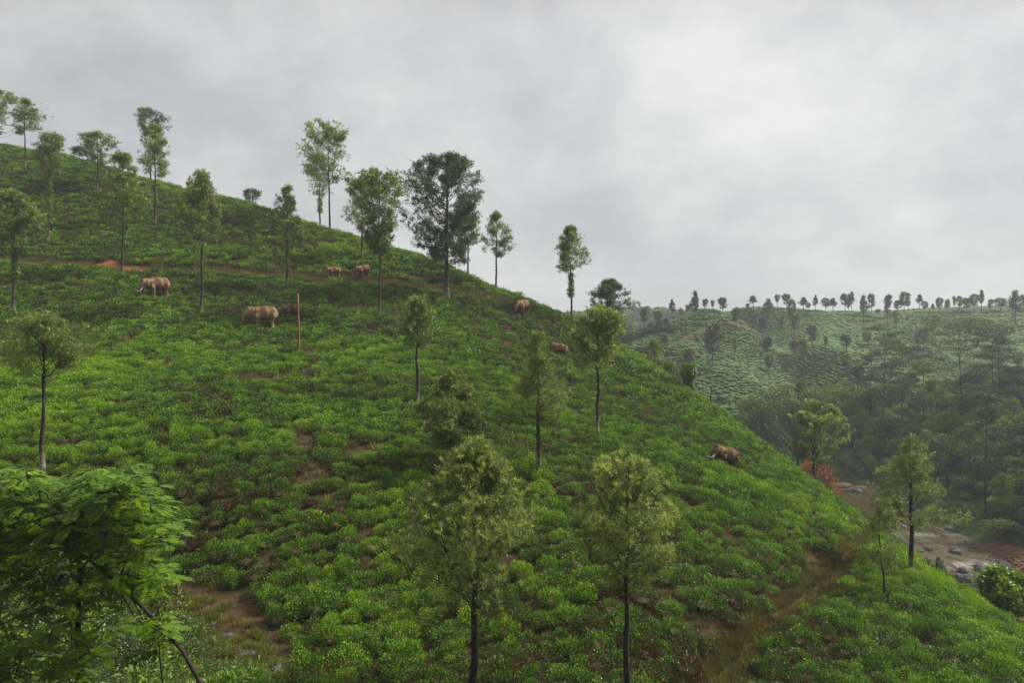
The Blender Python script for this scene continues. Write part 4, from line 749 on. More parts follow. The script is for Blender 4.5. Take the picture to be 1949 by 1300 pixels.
for yy in np.arange(113, 262, 6.3):
    for xx in np.arange(24, 196, 6.3):
        x = xx + rs.uniform(-2.4, 2.4); y = yy + rs.uniform(-2.2, 2.2); d = float(seg_dist(np.array([x]), np.array([y]), river)[0]); u = pu(x, y)
        if u > 2040 or u < 1300: continue
        if y > np.interp(x, [30, 66, 76, 90, 130, 200, 330], [240, 240, 250, 262, 262, 259, 256]): continue
        rx = np.interp(y, river[::-1, 1], river[::-1, 0])
        if x < rx and y < 226: continue
        if d < 10.5 or (d < 14 and y < 150): continue
        if 1755 < u < 1815 and 768 < pv(x, y, float(HG(x, y)) + 4) < 792: continue
        if min(((x - a) ** 2 + (y - b) ** 2 for a, b in PLANTED[:21]), default=99) < 14: continue
        k = rs.choice([0, 1, 2, 3, 4, 5, 6, 7, 8], p=[.16, .16, .14, .1, .12, .12, .08, .07, .05]); sc = rs.uniform(.62, 1.0) * (1 if y < 215 else .85) * (.72 if d < 17 else 1.0) * (1.45 if u > 1850 and y > 140 else 1.15 if u > 1780 and y > 150 else 1.0)
        if 150 < y and d < 17: k = 5
        if y > 205: lb, gp = ('tree crown in the back rows of the wood', 'trees in the back rows of the wood')
        elif u > 1780: lb, gp = ('tree crown of the dense wood right of the river', 'trees of the dense wood at right')
        else: lb, gp = ('tree crown of the wood behind the brown pool', 'trees of the wood behind the pool')
        kn = 'domed ' if k < 6 else 'loose airy '; dk = ' nearest the river' if d < 22 else ' farther upslope' if y <= 205 else ''
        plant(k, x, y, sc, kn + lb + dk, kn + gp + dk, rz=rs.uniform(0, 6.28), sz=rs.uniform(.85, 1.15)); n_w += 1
print('WOOD', n_w)
EMERG = [(1680,625,820,60,222,.28,11,'tall slender open tree with several leafy plates, leftmost of the tall emergent trees'),(1655,668,800,44,232,.4,7,'shorter open tree just left of the leftmost tall emergent tree'),(1717,655,815,64,218,.35,9,'thin emergent tree with a small round topknot, right of the slender one'),
 (1760,690,820,58,224,.3,9,'feathery thin tree with brownish twigs between the topknot tree and the biggest emergent'),(1785,728,815,40,214,.45,6,'leafless looking forked tree left of the biggest emergent tree'),(1832,608,830,118,214,.33,17,'biggest emergent tree with a wide flat topped crown on bare rising limbs'),
 (1889,630,800,62,226,.4,9,'straight emergent tree behind the leaning one at right'),(1908,628,850,66,210,.5,8,'leaning emergent tree with plates of leaves only at its top, far right'),(1877,745,985,46,152,.55,6,'pale straight trunk with a small dark crown low in the right wood'),
 (1632,700,800,40,234,.45,6,'small open tree at the left end of the emergent row'),(1940,700,860,56,205,.4,8,'open crowned tree cut by the right picture edge')]
for i, (u, vt, vb, wp, y, cb, nb, lb) in enumerate(EMERG):
    x = (u - CX) / F * y; z = float(HG(x, y)); Ht = (HV - vt) / F * y - z; put_tree('emergent_tree', (x, y, z), tier_tree(2200 + i, Ht, wp / F * y * 1.3, min(cb + .05, 1 - (vb - vt) * .45 / F * y / Ht), int(nb * 1.4), tr=.24, fol='oak' if i in (3, 4) else 'oak_dark'), lb)
# shrubs under the wood and along both banks
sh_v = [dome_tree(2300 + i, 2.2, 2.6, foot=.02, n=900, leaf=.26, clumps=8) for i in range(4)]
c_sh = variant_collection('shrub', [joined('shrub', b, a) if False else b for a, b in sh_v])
rs = np.random.RandomState(23); n = 3600; xx = rs.uniform(20, 190, n); yy = rs.uniform(60, 266, n); d = seg_dist(xx, yy, river); uu = pu(xx, yy); sy = np.interp(uu, [q[0] for q in sil], [q[2] for q in sil]); rx = np.interp(yy, river[::-1, 1], river[::-1, 0])
kp = (d > 9.3) & (uu < 2060) & (yy > sy + 17) & (yy < 262) & ~((xx > rx) & (yy > 118) & (yy < 152) & (d < 13)) & ~((xx < rx) & (yy < 226) & (rs.uniform(size=n) < .35))
xx, yy, d, rx = xx[kp], yy[kp], d[kp], rx[kp]; n = len(xx); sc = rs.uniform(.45, 1.2, n) * np.where(xx < rx, .6, 1)
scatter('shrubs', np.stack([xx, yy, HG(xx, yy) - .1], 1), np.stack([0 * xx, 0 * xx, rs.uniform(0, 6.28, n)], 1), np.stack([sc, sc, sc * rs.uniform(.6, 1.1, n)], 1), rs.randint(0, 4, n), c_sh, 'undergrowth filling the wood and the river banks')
# ---------------------------------------------------------------- trees of the far hill
fo = [tree_meshes(2400 + i, 12, cb, wd_, prof=pr, tufts=tf, k=9, leaf=.5, wd=.5, tr=.2, fol=fl_, shoots=.04, pale=0, multi=mm, clump=1.1) for i, (cb, wd_, pr, tf, fl_, mm) in enumerate([
    (.40, 5, 'oak', 420, 'oak_dark', 0), (.35, 6, 'round', 520, 'oak_dark', 2), (.45, 4.5, 'cone', 340, 'oak_dark', 0), (.4, 5.5, 'round', 380, 'oak', 2), (.5, 4.5, 'top', 260, 'oak', 0), (.4, 5, 'ragged', 380, 'oak_dark', 0)])]
fw = [5, 6, 4.5, 5.5, 4.5, 5]
FAR = [ # zoom coordinates: x, top, bottom, width | kind | label (region A: origin 1150,540 scale 4.873; region B: origin 1550,540 scale 4.885)
 ('A',630,140,330,75,0,'dark slim tree on the left shoulder of the far knoll'),('A',840,60,390,90,0,'tallest tree of the far knoll summit'),('A',935,138,250,62,1,'round tree right of the tallest knoll tree'),('A',1005,150,262,50,4,'faint thin tree between the round one and the twin dark ones on the knoll'),
 ('A',1098,125,285,85,1,'dark twin topped tree on the right side of the knoll'),('A',1380,105,230,90,2,'dark pointed tree cluster at the saddle between knoll and back ridge'),('A',1330,185,235,50,1,'low dark bush left of the saddle cluster'),('A',1520,135,360,95,0,'bulky dark tree at the left start of the back ridge'),
 ('A',1605,98,225,60,4,'thin pale double stemmed tree on the back ridge start'),('A',1690,92,240,95,1,'dark rounded ridge tree right of the pale double stemmed one'),('A',1735,140,480,85,3,'lower ridge tree with a long trunk under the dark rounded one'),('A',1845,120,250,85,0,'spiky dark ridge tree left of a smaller companion'),
 ('A',1892,170,250,52,3,'small companion tree at the foot of the spiky ridge tree'),('A',370,215,420,115,1,'dark broad tree on the hazy lower left flank'),('A',540,230,335,55,4,'faint thin tree in the haze left of the knoll'),('A',190,360,480,85,2,'small pointed tree in the haze just right of the skyline oak'),('A',120,395,470,50,2,'tiny hazy tree behind the crooked oak'),
 ('A',500,245,380,80,3,'pale hazy tree group beside the broad dark tree'),('A',715,225,285,62,3,'small light bush like tree on the left ridge of the knoll'),('A',775,195,262,70,3,'light low tree left of the tallest knoll tree'),('A',1225,215,420,100,3,'bluish tree just below the right side of the knoll summit'),('A',1375,225,425,100,3,'mid green tree standing in the saddle'),
 ('A',1470,300,515,115,5,'dark bulky tree in the middle of the far slope'),('A',1515,490,645,120,1,'round tree directly under the dark bulky slope tree'),('A',1645,290,545,62,4,'faint thin tree right of the dark bulky slope tree'),('A',1555,370,500,40,4,'very thin bare tree beside the dark bulky slope tree'),('A',1767,280,530,100,5,'dark tiered tree below the back ridge'),
 ('A',1003,372,790,180,1,'large isolated dark round tree on a long trunk on the far knoll slope'),('A',560,455,605,100,3,'hazy round tree on the left flank of the knoll'),('A',1530,645,860,95,3,'faint brownish tree low on the far slope'),('A',1762,525,665,120,1,'brownish round tree low on the spur'),('A',1850,500,690,85,3,'second brownish tree right of the round spur one'),
 ('A',1212,490,730,55,4,'pale wispy thin tree right of the large isolated tree'),('A',1927,385,610,115,1,'dark oval tree on the mid slope'),('A',400,410,470,120,3,'patch like low tree in the shade of the knoll flank'),('A',790,590,740,150,3,'bluish bush tree low on the knoll slope'),
 ('B',10,100,270,55,0,'slim ridge tree left of a gap in the ridge row'),('B',105,128,235,68,3,'light leafy ridge tree'),('B',172,128,238,82,2,'dark spiky fan shaped ridge tree'),('B',285,90,260,85,1,'dark leftmost tree of the close trio on the ridge'),('B',320,90,310,60,0,'middle tree of the close trio with the longest trunk'),('B',347,66,255,55,2,'highest rightmost tree of the close trio'),
 ('B',460,102,380,98,0,'broad ridge tree reaching down the slope, left of a darker twin'),('B',532,92,285,80,1,'darker twin of the broad ridge tree'),('B',592,238,285,42,3,'small low ridge bush right of the darker twin'),('B',682,103,410,88,5,'tall dark ragged tree with foliage down its trunk on the ridge'),('B',772,152,275,90,1,'squat dark tree right of the ragged one'),
 ('B',760,245,495,60,4,'thin long trunk tree below the squat dark ridge tree'),('B',835,74,285,98,3,'light umbrella shaped ridge tree'),('B',872,150,255,55,4,'small tree right of the umbrella shaped one'),('B',978,93,240,82,2,'dark layered conical ridge tree'),('B',1027,158,228,54,3,'small rounded tree right of the layered cone'),
 ('B',1100,178,222,38,2,'tiny pointed tree alone on the ridge'),('B',1160,126,212,74,3,'thin flat crowned tree on the ridge'),('B',1237,142,212,46,3,'small tilted tree on the ridge'),('B',1300,113,208,36,4,'spindly tiny crowned ridge tree'),('B',1350,110,212,58,3,'small round tree beside the spindly one'),('B',1412,130,205,80,1,'wide blurry tree in the right ridge group'),
 ('B',1482,92,208,80,3,'tall light tree in the right ridge group'),('B',1552,52,212,66,0,'highest dark tree of the right ridge group'),('B',1635,142,195,62,1,'low round dark tree on the right ridge'),('B',1730,128,208,105,3,'wide low tree on the right ridge'),('B',1872,58,390,135,0,'large dark tree at the right end of the far ridge'),('B',1940,100,250,60,1,'tree cut by the right picture edge on the ridge'),
 ('B',1120,283,395,44,2,'narrow dark tree just below the ridge at right'),('B',492,438,600,92,3,'bluish tree above the leftmost emergent tree'),('B',952,448,605,65,1,'smaller dark tree left of the big blue dark one'),('B',1016,418,625,100,1,'big blue dark tree low on the far slope'),('B',298,468,645,112,1,'blue dark tree above a paler one on the spur'),
 ('B',300,640,865,125,3,'paler tree under the blue dark tree at the spur'),('B',108,478,655,60,4,'hazy thin tree left of the blue dark spur tree'),('B',1450,388,505,62,1,'hazy dark tree behind the biggest emergent crown'),('B',1585,360,475,85,1,'hazy dark tree right of the biggest emergent crown'),('B',1900,640,820,120,3,'grey hazy crown low at the right edge of the far slope')]
for i, (rg, zx, zt_, zb, zw, k, lb) in enumerate(FAR):
    ox, sc = (1150, 4.873) if rg == 'A' else (1550, 4.885); u = ox + zx / sc; vt = 540 + zt_ / sc; vb = 540 + zb / sc; wp = zw / sc
    dsk = 238 if not (rg == 'A' and zx < 600 and zb < 500) else 400
    x, y = hit0(u, vb, HG, dsk) if True else (0, 0)
    if y < 240: y = 420; x = (u - CX) / F * y
    z = float(HG(x, y)); Ht = max(3.0, (HV - vt) / F * y - z); sw = wp / F * y / fw[k] * (.92 + .3 * ((i * 37) % 10) / 10); put_tree('ridge_tree', (x, y, z - .2), fo[k], lb, 'tree', 'trees dotting the far tea hill', rz=i * 1.3, scl=(sw, sw, Ht / 12))
# brown vine column of the far slope
leafy = None
# ---------------------------------------------------------------- hazy wooded hills at the back
rs = np.random.RandomState(29); n = 2600; xx = rs.uniform(-40, 520, n); yy = rs.uniform(560, 880, n); kp = pu(xx, yy) < 2100; xx, yy = xx[kp], yy[kp]; n = len(xx)
c_d = variant_collection('far_wood', [a[1] for a in fo[:4]]); sc = rs.uniform(.6, 1.15, n)
scatter('distant_woodland', np.stack([xx, yy, HG(xx, yy) - 3.0], 1), np.stack([0 * xx, 0 * xx, rs.uniform(0, 6, n)], 1), np.stack([sc * 1.6, sc * 1.6, sc * .95], 1), rs.randint(0, 4, n), c_d, 'blue hazy woodland on the farthest hills')
n = 900; xx = rs.uniform(20, 75, n); yy = rs.uniform(265, 460, n); kp = (pu(xx, yy) < 1290) & (fbm(xx / 14, yy / 14, 4, 2) > .52) & (pu(xx, yy) > 1130); xx, yy = xx[kp], yy[kp]; n = len(xx); sc = rs.uniform(.25, .6, n)
scatter('flank_scrub', np.stack([xx, yy, HG(xx, yy) - 2.5], 1), np.stack([0 * xx, 0 * xx, rs.uniform(0, 6, n)], 1), np.stack([sc * 1.5, sc * 1.5, sc], 1), rs.randint(0, 4, n), c_d, 'scrub in the hazy left flank of the far knoll')

# ---------------------------------------------------------------- elephants
def skin_mat():
    m, N, L = newmat('elephant_skin')
    tc = N.new('ShaderNodeTexCoord'); no = N.new('ShaderNodeTexNoise'); no.inputs['Scale'].default_value = 1.3; no.inputs['Detail'].default_value = 7; L.new(tc.outputs['Object'], no.inputs['Vector'])
    oi = N.new('ShaderNodeObjectInfo'); a = N.new('ShaderNodeMath'); a.operation = 'MULTIPLY_ADD'; L.new(oi.outputs['Random'], a.inputs[0]); a.inputs[1].default_value = 0.16; L.new(no.outputs[0], a.inputs[2])
    r = lerp_ramp(N, L, a.outputs[0], [(0.40, (0.050, 0.029, 0.017)), (0.55, (0.140, 0.082, 0.044)), (0.74, (0.36, 0.225, 0.12))])
    sp = N.new('ShaderNodeSeparateXYZ'); L.new(tc.outputs['Object'], sp.inputs[0]); n2 = N.new('ShaderNodeTexNoise'); n2.inputs['Scale'].default_value = 2.5; n2.inputs['Detail'].default_value = 5; L.new(tc.outputs['Object'], n2.inputs['Vector'])
    b = N.new('ShaderNodeMath'); b.operation = 'MULTIPLY_ADD'; L.new(n2.outputs[0], b.inputs[0]); b.inputs[1].default_value = 1.1; L.new(sp.outputs[2], b.inputs[2])
    mr = N.new('ShaderNodeMapRange'); L.new(b.outputs[0], mr.inputs[0]); mr.inputs['From Min'].default_value = 2.62; mr.inputs['From Max'].default_value = 2.95; mr.inputs['To Max'].default_value = 0.75
    q = N.new('ShaderNodeMix'); q.data_type = 'RGBA'; L.new(mr.outputs[0], q.inputs[0]); L.new(r.outputs[0], q.inputs[6]); q.inputs[7].default_value = (0.16, 0.048, 0.018, 1)
    p = N.new('ShaderNodeBsdfPrincipled'); L.new(q.outputs[2], p.inputs['Base Color']); p.inputs['Roughness'].default_value = 0.85; p.inputs['Specular IOR Level'].default_value = 0.2
    bp = N.new('ShaderNodeBump'); bp.inputs['Strength'].default_value = 0.6; bp.inputs['Distance'].default_value = 0.05; n3 = N.new('ShaderNodeTexNoise'); n3.inputs['Scale'].default_value = 14; n3.inputs['Detail'].default_value = 4; L.new(tc.outputs['Object'], n3.inputs['Vector']); L.new(n3.outputs[0], bp.inputs['Height']); L.new(bp.outputs[0], p.inputs['Normal'])
    o = N.new('ShaderNodeOutputMaterial'); L.new(p.outputs[0], o.inputs[0]); return m
M['skin'] = skin_mat()
def flat_mat(name, col, rough=.5):
    m, N, L = newmat(name); p = N.new('ShaderNodeBsdfPrincipled'); p.inputs['Base Color'].default_value = (*col, 1); p.inputs['Roughness'].default_value = rough; o = N.new('ShaderNodeOutputMaterial'); L.new(p.outputs[0], o.inputs[0]); return m
M['ivory'] = flat_mat('ivory', (.78, .72, .58), .4); M['eye'] = flat_mat('eye_dark', (.02, .012, .01), .2)
def elephant_meshes(kind, seed):
    rs = np.random.RandomState(seed); mb = MB(); calf = kind == 'calf'; hs = 1.12 if calf else 1.0
    def ell(c, r):
        V_, F_ = ICO[3]; mb.add(V_ * np.array(r) + np.array(c), F_.ravel(), np.full(len(F_), 3))
    ell((0.05, 0, 1.62), (1.12, .62, .66)); ell((.25, 0, 1.45), (.85, .60, .55)); ell((-.72, 0, 1.72), (.62, .54, .60)); ell((.82, 0, 1.66), (.60, .54, .62)); ell((.1, 0, 1.95), (.85, .36, .42)); ell((1.08, 0, 1.5), (.40, .46, .5))
    ell((-1.18, 0, 1.86), (.46, .36, .44)); ell((-1.52, 0, 1.90), (.36 * hs, .34 * hs, .42 * hs)); ell((-1.55, .13, 2.12), (.24, .18, .22)); ell((-1.55, -.13, 2.12), (.24, .18, .22)); ell((-1.62, 0, 1.62), (.26, .27, .28)); ell((-1.45, 0, 1.5), (.2, .2, .18))
    if kind == 'plain': tr = [(-1.72, 0, 1.78), (-1.98, 0, 1.50), (-2.16, .03, 1.15), (-2.30, .06, .85), (-2.42, .06, .62)]
    elif kind == 'tusk': tr = [(-1.72, 0, 1.80), (-1.93, 0, 1.48), (-2.00, .02, 1.08), (-1.98, .03, .70), (-1.90, .04, .42)]
    else: tr = [(-1.74, 0, 1.74), (-1.92, 0, 1.42), (-1.96, .02, 1.05), (-1.88, .03, .75), (-1.78, .02, .60)]
    t = np.linspace(0, 1, 16); trp = np.stack([np.interp(t, np.linspace(0, 1, 5), np.array(tr)[:, c]) for c in range(3)], 1); trp[1:-1] = (trp[:-2] + trp[1:-1] * 2 + trp[2:]) / 4; mb.tube(trp, .235 * (1 - t) ** .75 + .075, 12)
    for (x_, y_, sw, fr) in ((-.80, .30, -.10, 1), (-.72, -.32, .16, 1), (.84, .30, .14, 0), (.98, -.30, -.12, 0)):
        zs = np.array([1.55, 1.2, .85, .5, .2, -.35]); kx = np.array([0, 0, (-.02 if fr else -.10), (0 if fr else -.02), 0, .02]) + sw * (1.55 - zs) / 1.55
        mb.tube(np.stack([x_ + kx, y_ + 0 * zs, zs], 1), [.31, .29 if fr else .32, .215, .175, .185, .205], 14)
    mb.tube([(1.38, 0, 1.85), (1.52, 0, 1.55), (1.54, 0, 1.1), (1.50, 0, .85)], [.07, .05, .035, .045], 8)
    me = mb.mesh('body_raw', [M['skin']]); o = bpy.data.objects.new('body_raw', me); COL.objects.link(o)
    rm = o.modifiers.new('remesh', 'REMESH'); rm.mode = 'VOXEL'; rm.voxel_size = .045; sm = o.modifiers.new('smooth', 'SMOOTH'); sm.factor = .6; sm.iterations = 9
    dg = bpy.context.evaluated_depsgraph_get(); dg.update(); body = bpy.data.meshes.new_from_object(o.evaluated_get(dg)); body.name = 'body'; body.polygons.foreach_set('use_smooth', np.ones(len(body.polygons), bool)); body.materials.clear(); body.materials.append(M['skin']); bpy.data.objects.remove(o)
    ears = []
    for sg in (1, -1):                              # ear: a curved thick flap pinned behind the temple
        G = 9; out = np.array([(-.06, .28), (.10, .34), (.26, .26), (.32, .06), (.26, -.16), (.12, -.36), (.02, -.40), (-.04, -.22), (-.08, .04)]) * 1.08; c = np.array([-1.26, sg * .40, 1.82]); Vv = []
        for side in (0, 1):
            for sc_i in (1.0, .55, .05):
                for a_ in out:
                    q = a_ * sc_i; bow = .10 * (1 - sc_i ** 2) + .10 * max(q[0], 0) * 1.8; Vv.append((c[0] + q[0] + .05, c[1] + sg * (bow + side * .035), c[2] + q[1]))
        Fq = []
        for side in (0, 1):
            for r_ in range(2):
                for j in range(G): b = side * 27 + r_ * 9; Fq.append([b + j, b + (j + 1) % G, b + 9 + (j + 1) % G, b + 9 + j])
        for j in range(G): Fq.append([j, (j + 1) % G, 27 + (j + 1) % G, 27 + j])
        e_ = MB(); e_.add(Vv, np.array(Fq).ravel(), np.full(len(Fq), 4)); ears.append(e_.mesh('ear', [M['skin']], True))
    tusks = []
    if kind == 'tusk':
        for sg in (1, -1):
            e_ = MB(); e_.tube([(-1.76, sg * .17, 1.42), (-1.95, sg * .24, 1.22), (-2.14, sg * .28, 1.08), (-2.34, sg * .28, 1.04), (-2.46, sg * .26, 1.08)], [.062, .058, .05, .036, .012], 8); tusks.append(e_.mesh('tusk', [M['ivory']], True))
    eyes = []
    for sg in (1, -1):
        V_, F_ = ICO[2]; e_ = MB(); e_.add(V_ * .035 + (-1.76, sg * .255, 1.90), F_.ravel(), np.full(len(F_), 3)); eyes.append(e_.mesh('eye', [M['eye']], True))
    return body, ears, tusks, eyes
for i, (u, v, sc, hd, kd, lb) in enumerate(ELE):
    x, y = EPOS[i]; body, ears, tusks, eyes = elephant_meshes(kd, i); ang = R(hd); ddx, ddy = -math.cos(ang), -math.sin(ang); l = 1.0 * sc
    zf, zb = float(H0(x + ddx * l, y + ddy * l)), float(H0(x - ddx * l, y - ddy * l)); pitch = math.atan2(zf - zb, 2 * l) * .8
    e_ = empty('elephant', (x, y, (zf + zb) / 2 + .04)); e_.rotation_mode = 'QUATERNION'
    e_.rotation_quaternion = (Matrix.Rotation(ang, 3, 'Z') @ Matrix.Rotation(pitch, 3, 'Y')).to_quaternion(); e_.scale = (sc * 1.03, sc * 1.2, sc * 1.18); tag(e_, lb, 'elephant', 'elephant herd on the tea hill')
    link('body', body, e_)
    for q in ears: link('ear', q, e_)
    for q in tusks: link('tusk', q, e_)
    for q in eyes: link('eye', q, e_)
# ---------------------------------------------------------------- bright broadleaf tree, bottom left
def spray_tree(seed, base, stems, sprays, label, name='broadleaf_tree', leaf=.5, nl=7, fol='bright', tr=.12):
    """flat sprays of pinnate leaves on long bare limbs; stems: polylines, sprays: (centre, radius)"""
    rs = np.random.RandomState(seed); tb = MB(); cm = MB(); S_ = []
    for P_, r in stems: P_ = np.array(P_, float); n = len(P_); tb.tube(P_, r * (1 - .6 * np.linspace(0, 1, n)), 8, 0); S_.append(P_)
    allp = np.concatenate([np.stack([np.interp(np.linspace(0, len(P_) - 1, 20), np.arange(len(P_)), P_[:, c]) for c in range(3)], 1)[8:] for P_ in S_])
    nodes = list(allp); sprays = sorted(sprays, key=lambda q: float(((allp - q[0]) ** 2).sum(1).min()))
    for c, rad in sprays:
        c = np.array(c, float); na_ = np.array(nodes); q = na_[np.argmin(((na_ - c) ** 2).sum(1) + 2.5 * np.maximum(na_[:, 2] - c[2] + .1, 0) ** 2)]; nodes += [c, (q + c) / 2]; mid = (q + c) / 2 + rs.normal(size=3) * .1 - (0, 0, .12); tb.tube([q, mid, c], [.022, .016, .007], 4, 0)
        for i in range(nl):
            a = i * 6.28 / nl + rs.uniform(-.4, .4); L_ = leaf * rs.uniform(.7, 1.15); d = unit(np.array([math.cos(a), math.sin(a), rs.uniform(-.28, .22)])); p0 = c + d * rad * rs.uniform(.15, .9) + (0, 0, rs.uniform(-.1, .1)); s = unit(np.cross(d, [0, 0, 1])); m_ = 7; tt = np.linspace(.12, .96, m_)
            dr = np.array([0, 0, -1.0]); base_ = rs.uniform(.28, .62) + .12 * (rs.uniform() < .3)
            mid_p = p0 + d * L_ * tt[:, None] + dr * (L_ * .30 * tt[:, None] ** 2)
            for sg in (1, -1):
                ll = L_ * .42 * np.sin(np.pi * (tt * .8 + .12)); dd = unit(s * sg + d * .55 + rs.normal(size=(m_, 3)) * .08 + dr * .12); cm.quads(leaf_quads(mid_p, dd, np.tile(unit(np.array([0, 0, 1.0]) + d * .2), (m_, 1)), ll, ll * .58, .05), 0, base_ + rs.uniform(-.07, .07, m_))
    e_ = empty(name, base); tag(e_, label, 'tree'); link('trunk', tb.mesh('trunk', [M['bark']], True), e_); link('crown', cm.mesh('crown', [M[fol]]), e_); return e_
YB = 25.0; gz = float(HG(-10.8, YB)); B0 = np.array([(455 - CX) / F * YB, YB, gz])
def loc(u, v, y): return np.array([(u - CX) / F * y, y, (HV - v) / F * y]) - B0
rs = np.random.RandomState(77); sp = []
layers = [(912, -90, 110, 18), (908, 150, 262, 16), (935, -90, 285, 44), (965, -90, 300, 46), (1000, -90, 325, 50), (1035, -90, 330, 44), (1070, -90, 300, 36), (1098, -90, 320, 34), (1130, -90, 270, 20), (1165, -80, 200, 14), (1190, 200, 330, 9), (1205, -80, 140, 14), (1250, -60, 190, 20), (1280, -60, 170, 16)]
for v, u0, u1, k in layers:
    for i in range(int(k * 1.25)): sp.append((loc(rs.uniform(u0, u1), v + rs.uniform(-22, 22), YB + rs.uniform(-2.2, 2.2)), rs.uniform(.25, .5)))
stemsA = [([(0, 0, -.4), loc(350, 1243, YB), loc(280, 1165, YB), loc(225, 1112, YB + .2), loc(165, 1062, YB + .2), loc(110, 1030, YB), loc(60, 975, YB)], .075), ([loc(110, 1030, YB), loc(40, 1010, YB - .4), loc(-40, 985, YB - .8)], .05), ([loc(225, 1110, YB + .2), loc(250, 1040, YB + .5), loc(290, 960, YB + .8)], .04)]
spray_tree(31, B0, stemsA, sp[::2], 'leaning limbed part of the bright green broadleaf tree filling the lower left corner')
B1x, B1y = (150 - CX) / F * 26.5, 26.5; B1 = np.array([B1x, B1y, float(HG(B1x, B1y))])
stemsB = [([(0, 0, -.4), loc(148, 1200, 26.5) + B0 - B1, loc(152, 1090, 26.5) + B0 - B1, loc(150, 1040, 26.3) + B0 - B1, loc(155, 960, 26) + B0 - B1], .12), ([loc(152, 1090, 26.5) + B0 - B1, loc(215, 1000, 26.2) + B0 - B1, loc(270, 930, 26) + B0 - B1], .05), ([loc(152, 1060, 26.5) + B0 - B1, loc(70, 1000, 26) + B0 - B1, loc(20, 930, 26) + B0 - B1], .05)]
spray_tree(32, B1, stemsB, [(c + B0 - B1, r) for c, r in sp[1::2]], 'upright broadleaf tree with layered bright green sprays behind the leaning trunk at lower left')
x = (310 - CX) / F * 27.5; z = float(HG(x, 27.5)); put_tree('young_tree', (x, 27.5, z), tree_meshes(41, (HV - 1062) / F * 27.5 - z, .45, 1.3, prof='round', tufts=340, k=9, leaf=.14, wd=.5, tr=.04, fol='oak', shoots=.25, pale=0), 'small young tree with grey green leaves right beside the bright broadleaf tree')
# scrub, herbs and grass at the foot
def herb(seed, n, h, w, leaf, wd, fol, up=.5):
    rs = np.random.RandomState(seed); mb = MB(); p = rs.normal(size=(n, 3)) * (w * .38, w * .38, h * .22) + (0, 0, h * .5); p[:, 2] = np.abs(p[:, 2]); d = unit(p * (1, 1, 0) / w + rs.normal(size=(n, 3)) * .5 + (0, 0, up)); L_ = leaf * rs.uniform(.6, 1.3, n)
    mb.quads(leaf_quads(p, d, unit(rs.normal(size=(n, 3)) * .5 + (0, 0, 1)), L_, L_ * wd, .1), 0, .35 + .25 * p[:, 2] / h + rs.uniform(-.15, .15, n))
    for i in range(6): mb.tube([(0, 0, -.1), (rs.normal() * w * .3, rs.normal() * w * .3, h * .7)], [.012, .005], 3, 0, .2)
    return mb.mesh('herb', [M[fol]])
def grass_tuft(seed, n, h, fol):
    rs = np.random.RandomState(seed); mb = MB(); a = rs.uniform(0, 6.28, n); r = rs.uniform(0, .16, n); b = np.stack([np.cos(a) * r, np.sin(a) * r, 0 * a], 1); d = np.stack([np.cos(a) * .45, np.sin(a) * .45, 1 + 0 * a], 1) + rs.normal(size=(n, 3)) * .22; L_ = h * rs.uniform(.5, 1.15, n)
    q = leaf_quads(b, d, rs.normal(size=(n, 3)), L_, .018 + 0 * L_); mb.quads(q, 0, rs.uniform(.2, .8, n)); return mb.mesh('grass_tuft', [M[fol]])
herbs = [herb(1, 620, .9, 1.1, .12, .45, 'oak_dark'), herb(2, 620, .7, 1.0, .09, .4, 'grass'), herb(3, 460, 1.0, 1.2, .15, .5, 'bright'), herb(4, 560, .7, 1.2, .10, .4, 'oak')]
tfts = [grass_tuft(10 + i, 46, .5, 'grass') for i in range(3)] + [grass_tuft(20 + i, 46, .42, 'dry') for i in range(4)]
c_h = variant_collection('herbs', herbs); c_t = variant_collection('tufts', tfts)
rs = np.random.RandomState(61); n = 5200; xx = rs.uniform(-32, 2, n); yy = rs.uniform(19, 42, n); zz_ = HG(xx, yy); uu = pu(xx, yy); vv = pv(xx, yy, zz_); ed = np.interp(uu, [-400, 250, 340, 430, 500, 560, 640], [1090, 1090, 1130, 1165, 1215, 1330, 1400]); dc = min_d = np.min([np.hypot(xx - a, yy - b) - r_ for (a, b), r_ in zip(clearing, (2.0, 1.8, 1.7, 1.7, 2.0))], 0)
kp = (vv > ed - 6) & (dc > -.2) & (uu < 640); xx1, yy1 = xx[kp], yy[kp]; n1 = len(xx1); left = pu(xx1, yy1) < 330; sc = rs.uniform(.6, 1.25, n1) * np.where(left, 1.0, .6); pk = rs.uniform(size=n1) < .55
xx1, yy1, sc = xx1[pk], yy1[pk], sc[pk]; n1 = len(xx1)
scatter('undergrowth', np.stack([xx1, yy1, HG(xx1, yy1)], 1), np.stack([0 * xx1, 0 * xx1, rs.uniform(0, 6, n1)], 1), np.stack([sc] * 3, 1), rs.choice(4, n1, p=[.35, .3, .2, .15]), c_h, 'tangled green herbs and shrubs at the foot of the hill')
